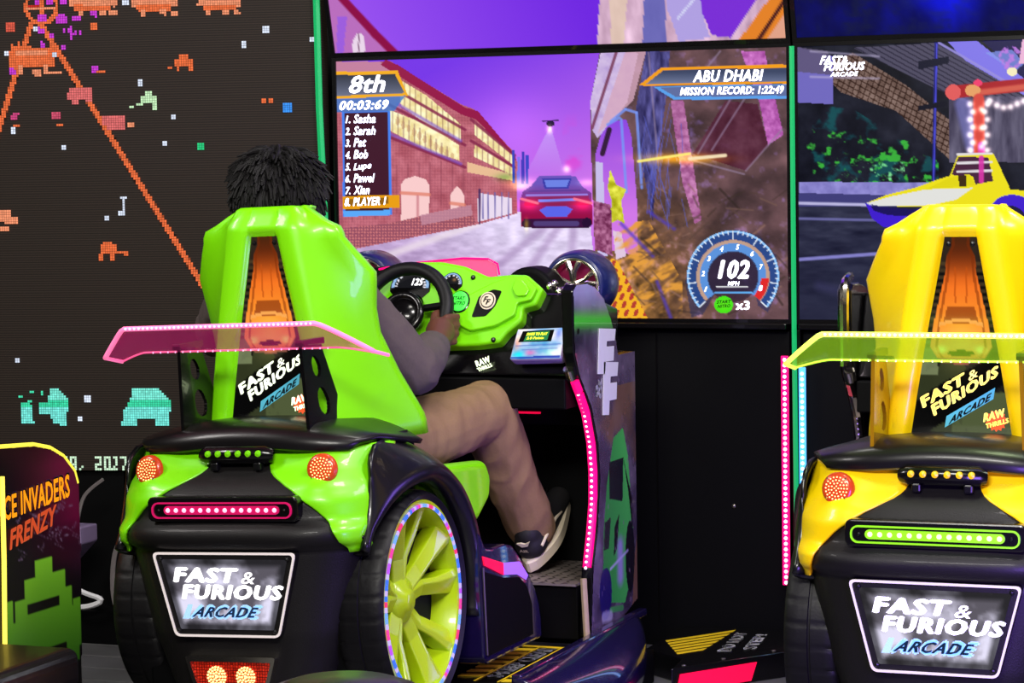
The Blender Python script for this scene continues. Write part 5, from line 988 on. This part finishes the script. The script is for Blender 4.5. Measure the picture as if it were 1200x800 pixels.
# shoes
def shoe(at_, pitch_, yaw_):
    T = Matrix.Translation(at_) @ Matrix.Rotation(yaw_, 4, 'Z') @ Matrix.Rotation(pitch_, 4, 'X') @ Matrix.Scale(1.12, 4)     # local: heel at origin, toe toward +y, sole at z 0
    def tf(mb): mb.v = [tuple(T @ Vector(p)) for p in mb.v]; return mb
    mb = MB(); mb.cap((0, .035, .055), (0, .10, .055), .040, .040); mb.cap((0, .10, .05), (0, .225, .038), .040, .030); mb.cap((0, .045, .06), (0, .035, .085), .037, .034); mb.cap((0, .10, .075), (0, .17, .055), .026, .025)
    up = dpart(fuse(tf(mb), .005, 2), 'shoe', M['shoe'])
    prof = [(.040*math.sin(PI*t_)**.45*(1 + .12*math.sin(2*PI*t_ - .6)), -.012 + .275*t_) for t_ in [i/16 for i in range(17)]]
    ol = [(x, y) for x, y in prof] + [(-x, y) for x, y in prof[::-1][1:-1]]
    mb = MB(); mb.prism(ol, lambda a, b, z: (a, b, z), -.006, .030); dpart(tf(mb), 'sole', M['sole'], False, up)
    up.children[0].modifiers.new('b', 'BEVEL').width = .006
    mb = MB(); mb.prism([(-.012, .088), (.0, .078), (.016, .082), (.024, .096), (.010, .088), (-.002, .090)], lambda a, b, z: (a, z, b), -.0105, -.006); dpart(tf(mb), 'pale_mark', M['sole'], False, up)
    mb = MB(); lettering(mb, 'AIR', lambda u, v: Vector((-.010 + .024*u, -.0098, .062 + .008*v)), .03, 0); dpart(tf(mb), 'lettering', M['sole'], False, up)
    mb = MB(); mb.tube([(.036, .02, .06), (.041, .06, .072), (.036, .12, .062), (.030, .17, .045)], .004, 6); dpart(tf(mb), 'pale_stripe', M['sole'], False, up)
shoe(Vector((.244, 1.262, .326)), .56, -.06); shoe(Vector((-.20, 1.315, .33)), .5, .1)
# hair: a dark cap and many short twists
mb = MB(); mb.sphere(HC + Vector((0, -.012, .022)), .104, 18, (.84, .96, 1.0)); hc = dpart(fuse(mb, .006, 0, .004, 40), 'hair', M['hair'])
mb = MB(); r2 = random.Random(5)
for k in range(1500):
    th = r2.uniform(0, 2*PI); ph = math.acos(1 - r2.uniform(0, 1.45)); d = Vector((math.cos(th)*math.sin(ph), math.sin(th)*math.sin(ph), math.cos(ph)))
    if d.y > .45 and d.z < .35: continue
    if abs(d.x) > .8 and d.z < -.3 and d.y > .0: continue
    p = HC + Vector((d.x*.086, d.y*.1 - .012, d.z*.100 + .018)); tip = Vector((d.x, d.y, 0)); L_ = r2.uniform(.032, .052)*(1 if d.z > .1 else .8)
    j = Vector((r2.uniform(-1, 1), r2.uniform(-1, 1), r2.uniform(-1, 1)))*.30
    k_ = min(1, max(0, (d.z-.05)/.7)); tg = (Vector((d.x, d.y - .15, 0)).normalized()*k_ + Vector((0, 0, -1))*(1-k_)).normalized(); o1 = (d*.55 + tg*.5 + j*.8 + Vector((0, 0, .05))).normalized(); o2 = (tg*.7 + d*.12 + j*1.0 + Vector((0, 0, -.75))).normalized()
    mb.tube([p, p + o1*L_*.40, p + o1*L_*.58 + o2*L_*.30, p + o1*L_*.60 + o2*L_*.75], [.0052, .0056, .0046, .0020], 5)
stuff(dpart(mb, 'hair_twists', M['hair'], True, hc))

# ---------------------------------------------------------------- floor-level platforms and stickers
pf = thing('entry_platform', 'low black step plate with yellow and black chequered keep-clear stripes before the console', 'platform', (0, 0, 0))
mb = MB(); mb.prism([(-.40, .625), (.455, .625), (.455, 1.11), (-.40, 1.11)], XY, 0, .149); mb.build('deck', M['gloss'], pf, bevel=.004)
z0 = .1502
rows_ = [(.375, .43), (.235, .29)]
for cx0, cx1 in ((.396, .450), (.268, .325)):
    for k in range(10):
        y0 = .64 + k*.060 + (0 if cx0 > .38 else .030)
        if y0 > 1.06: continue
        mb = MB(); mb.add([(cx0, y0, z0), (cx1, y0 + .012, z0), (cx1, y0 + .042, z0), (cx0, y0 + .030, z0)], [(0, 1, 2, 3)]); mb.build('yellow_block', M['yvinyl'], pf, solid=.0012)
mb = MB(); mb.box((.365, 1.098, z0), (.17, .016, .0012)); mb.build('yellow_line', M['yvinyl'], pf)
for x in (.329, .391): mb = MB(); mb.box((x, .86, z0), (.004, .46, .0012)); mb.build('yellow_line', M['yvinyl'], pf)
mb = MB(); lettering(mb, 'S·KEEP CLEAR', lambda u, v: Vector((.382 - .044*v, .68 + .40*u, .1515)), .05, 0, 1.1); mb.build('lettering', M['whitepaint'], pf)
fin = thing('wheel_guard', 'glossy black curved side guard reflecting purple and blue light beside the console', 'guard', (0, 0, 0))
def finp(u, v):
    y = .50 + .94*u; a = v*PI*.62; bul = math.sin(PI*min(1, u*.88+.1))**.6
    return (.478 + (.03 + .07*bul)*math.sin(a) + .08*(1-u)*v, y - .04*v, .045 + .125*math.cos(a)*.9 + .03)
mb = MB(); mb.grid(finp, 30, 18); mb.build('guard_shell', M['deep'], fin, smooth=2, solid=.012, soff=-1)
mb = MB(); mb.box((.478, 1.02, .182), (.026, .98, .020)); mb.build('top_lip', M['deep'], fin, bevel=.004)
mb = MB(); mb.box((.505, .98, .05), (.06, .9, .09)); mb.build('core', M['dark'], fin)
sp2 = thing('service_platform', 'low black wedge platform with yellow stripes and white do-not-step lettering', 'platform', (0, 0, 0))
mb = MB(); ol = [(.47, 1.93), (.875, 1.93), (.875, 1.64), (.625, 1.30), (.61, 1.44), (.47, 1.56)]
mb.prism(ol, XY, 0, .07); mb.build('deck', M['gloss'], sp2, bevel=.004)
zt2 = .0708
for k in range(6):
    c0 = 1.575 + k*.058; P4 = []
    for c_, e_ in ((c0, 0), (c0 + .032, 1)):
        xl = max((3.599 - c_)/3.49, .475); xr = min(.632, .63 + (1.922 - c_)/1.49); pr = [(xl, c_ + 1.49*(xl-.63)), (xr, c_ + 1.49*(xr-.63))]; P4 += pr if e_ == 0 else pr[::-1]
    mb = MB(); mb.add([(x, y, zt2) for x, y in P4], [(0, 1, 2, 3)]); mb.build('yellow_stripe', M['yvinyl'], sp2, solid=.001)
mb = MB(); lettering(mb, 'DO NOT', quad3((.711, 1.571, .0722), (.680, 1.859, .0722), (.648, 1.851, .0722), (.674, 1.561, .0722)), .06, 0); mb.build('lettering', M['whitepaint'], sp2)
mb = MB(); lettering(mb, 'STEP!', quad3((.768, 1.626, .0722), (.741, 1.848, .0722), (.709, 1.841, .0722), (.734, 1.604, .0722)), .06, 0); mb.build('lettering', M['whitepaint'], sp2)
mb = MB(); A0, A1_ = Vector((.634, 1.312, 0)), Vector((.795, 1.531, 0)); nn = Vector((.12, -.10, 0)).normalized()*.004
rp = [A0 + nn + Vector((0, 0, .004)), A1_ + nn + Vector((-.012, -.016, .006)), A1_ + nn + Vector((0, 0, .055)), A0 + nn + Vector((.008, .010, .052))]; mb.add(rp, [(0, 1, 2, 3)]); mb.build('red_light', M['redpanel'], sp2, solid=.003)
for x, y in ((.645, 1.35), (.72, 1.47), (.82, 1.62)): mb = MB(); mb.lathe([(.0001, .003), (.006, .002), (.007, 0)], (x, y, .0705), 'z', 10); mb.build('bolt', M['steel'], sp2)

# ---------------------------------------------------------------- other cabinet at the left edge
ac = thing('arcade_cabinet', 'dark red arcade cabinet side with yellow edge tube and yellow lettering at the left edge', 'arcade cabinet', (-.8, 0, 0))
Ti = Matrix.Translation((.8, 0, 0))
def apart(mb, name, m, par=None, **k):
    o = mb.build(name, m, None, **k); o.parent = par or ac
    if par is None: o.matrix_parent_inverse = Ti
    return o
CAB = [(-.50, .0), (.36, .0), (.378, .48), (.373, .639), (.359, .671), (.308, .714), (.249, .740), (.172, .756), (.021, .766), (-.25, .775), (-.50, .74)]
mb = MB(); mb.prism(CAB, YZ, -1.0, -.622); side = apart(mb, 'side_board', M['dark'], bevel=.004)
A = Art(120, 140, (-.2, .78), (.39, .78), (.39, .08), (-.2, .08)); X, Y = A.X, A.Y
A.c[:] = grad((96, 8, 52), (14, 10, 12), (.33, .62), (.10, .52))(X, Y); A.fill(np.clip((.56-Y)*9, 0, 1), (14, 12, 14)); A.fill(np.clip((Y-.70)*14, 0, 1), (30, 8, 14), .8)
for k in range(26):
    x, y = rng.uniform(.02, .36), rng.uniform(.50, .62)
    for j in range(4): x2, y2 = x + rng.uniform(-.03, .04), y + rng.uniform(-.02, .02); A.line(x, y, x2, y2, .002, (120, 100, 130), .6, .002); x, y = x2, y2
gq = grad((120, 190, 40), (40, 84, 20), (0, .47), (0, .2))       # a plain stepped block pattern
for x0, x1, y0, y1 in ((.03, .36, .20, .34), (.07, .33, .34, .39), (.11, .30, .39, .44), (.16, .24, .44, .48), (.02, .06, .24, .40), (.335, .37, .24, .36)): A.poly([(x0, y0), (x1, y0), (x1, y1), (x0, y1)], gq)
for x0, x1, y0, y1 in ((.12, .27, .355, .375), (.09, .30, .235, .26)): A.poly([(x0, y0), (x1, y0), (x1, y1), (x0, y1)], (16, 16, 12))
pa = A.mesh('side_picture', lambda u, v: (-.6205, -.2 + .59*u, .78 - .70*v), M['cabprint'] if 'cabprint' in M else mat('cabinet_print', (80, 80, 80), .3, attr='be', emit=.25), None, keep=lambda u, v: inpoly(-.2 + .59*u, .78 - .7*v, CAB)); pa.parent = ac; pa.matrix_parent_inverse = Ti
mgold = sm2('gold_letters', (225, 165, 30), .6); morg = sm2('rust_letters', (190, 90, 50), .6); mshadow = mat('lilac_shadow_letters', (70, 50, 90), .5)
def cl(y0, y1, za, zb, h, x): return lambda u, v: Vector((x, y0 + (y1-y0)*u + .0*v, za + (zb-za)*u + h*v))
mb = MB(); lettering(mb, 'SPACE INVADERS', cl(-.052, .330, .590, .618, .058, -.6185), .05, 0, 1.05); apart(mb, 'lettering', mshadow)
mb = MB(); lettering(mb, 'SPACE INVADERS', cl(-.058, .325, .586, .613, .058, -.6165), .03, 0, 1.05); apart(mb, 'lettering', mgold)
mb = MB(); lettering(mb, 'FRENZY', cl(.045, .262, .520, .556, .048, -.6165), .05, .2, 1.05); apart(mb, 'lettering', morg)
mb = MB(); mb.tube([(-.624, y, z + .003) for y, z in CAB[3:10]], .0055, 8); apart(mb, 'glowing_edge_tube', sm2('yellow_tube', (240, 225, 70), .9), smooth=True)
mb = MB(); mb.tube([(-.612, .004, .27), (-.612, .012, .50), (-.612, .014, .70)], .006, 8); apart(mb, 'yellow_light_strip', sm2('yellow_strip', (250, 225, 80), 1.2))
bn = thing('bench', 'low dark padded bench seat in the bottom left corner', 'bench', (-.45, -.5, 0))
mb = MB(); mb.prism(rpoly([(-.15, .25), (.15, .25), (.15, .345), (-.15, .345)], .03), lambda a, b, t_: (a, t_, b), -.32, .32); mb.build('padded_seat', M['satin'], bn, bevel=.01); mb = MB(); mb.box((0, 0, .125), (.26, .56, .248)); mb.build('base', M['dark'], bn, bevel=.01)
st_ = thing('stool', 'dark rounded stool top just showing at the bottom edge below the lime seat plate', 'stool', (1.01, -1.6, 0))
mb = MB(); mb.lathe([(.0001, .622), (.08, .620), (.115, .608), (.128, .585), (.115, .562), (.0001, .56)], (0, 0, 0), 'z', 36); mb.build('seat_pad', M['satin'], st_, smooth=2); mb = MB(); mb.tube([(0, 0, .02), (0, 0, .56)], .025, 14); mb.build('pole', M['steel'], st_); mb = MB(); mb.lathe([(.0001, .03), (.10, .025), (.14, 0)], (0, 0, 0), 'z', 30); mb.build('foot_plate', M['steel'], st_)
# cables, box and kerb below the LED wall
def cable(label, pts, r_, m=None, g=None):
    P_ = [Vector(p) for p in pts]; sm = []
    for i in range(len(P_)-1):
        a = P_[max(i-1, 0)]; b, c_, d = P_[i], P_[i+1], P_[min(i+2, len(P_)-1)]
        for k in range(6): t_ = k/6; sm.append(.5*((2*b) + (c_-a)*t_ + (2*a-5*b+4*c_-d)*t_*t_ + (-a+3*b-3*c_+d)*t_**3))
    sm.append(P_[-1]); mb = MB(); mb.tube(sm, r_, 6); return tag(mb.build('cable', m or M['cable'], smooth=True), label, 'cable', g)
from itertools import count
cable('grey cable hanging straight down under the LED wall beside the lime seat', [(-1.135, 1.60, .50), (-1.13, 1.55, .38), (-1.17, 1.5, .28), (-1.14, 1.44, .14), (-1.05, 1.40, .10)], .008)
cable('pale cable looping under the LED wall above the white box', [(-1.25, 1.58, .49), (-1.30, 1.55, .44), (-1.31, 1.52, .36)], .006)
cable('pale cable coiled low behind the dark red cabinet', [(-1.33, 1.44, .26), (-1.27, 1.44, .18), (-1.18, 1.43, .15), (-1.26, 1.43, .125), (-1.36, 1.44, .16)], .008, M['whitepaint'])
wb = MB(); wb.prism([(0, 0), (.07, .07), (.07, .12), (-.06, .12), (-.06, .0)], XZ, -.05, .05); o = thing('storage_box', None, None, (-1.345, 1.53, .11)); bx = wb.build('tray', M['lilac'], o, bevel=.004); bx.location = (0, 0, .125); wb = MB(); wb.box((0, 0, .062), (.05, .05, .124)); wb.build('stand', M['dark'], o); tag(o, 'small white and lilac box under the LED wall behind the dark red cabinet', 'box')
kb = MB(); kb.box((-1.3, 1.52, .055), (1.0, .07, .11)); tag(kb.build('plinth', M['dark'], bevel=.006), 'long low black plinth on the floor under the LED wall', 'plinth')
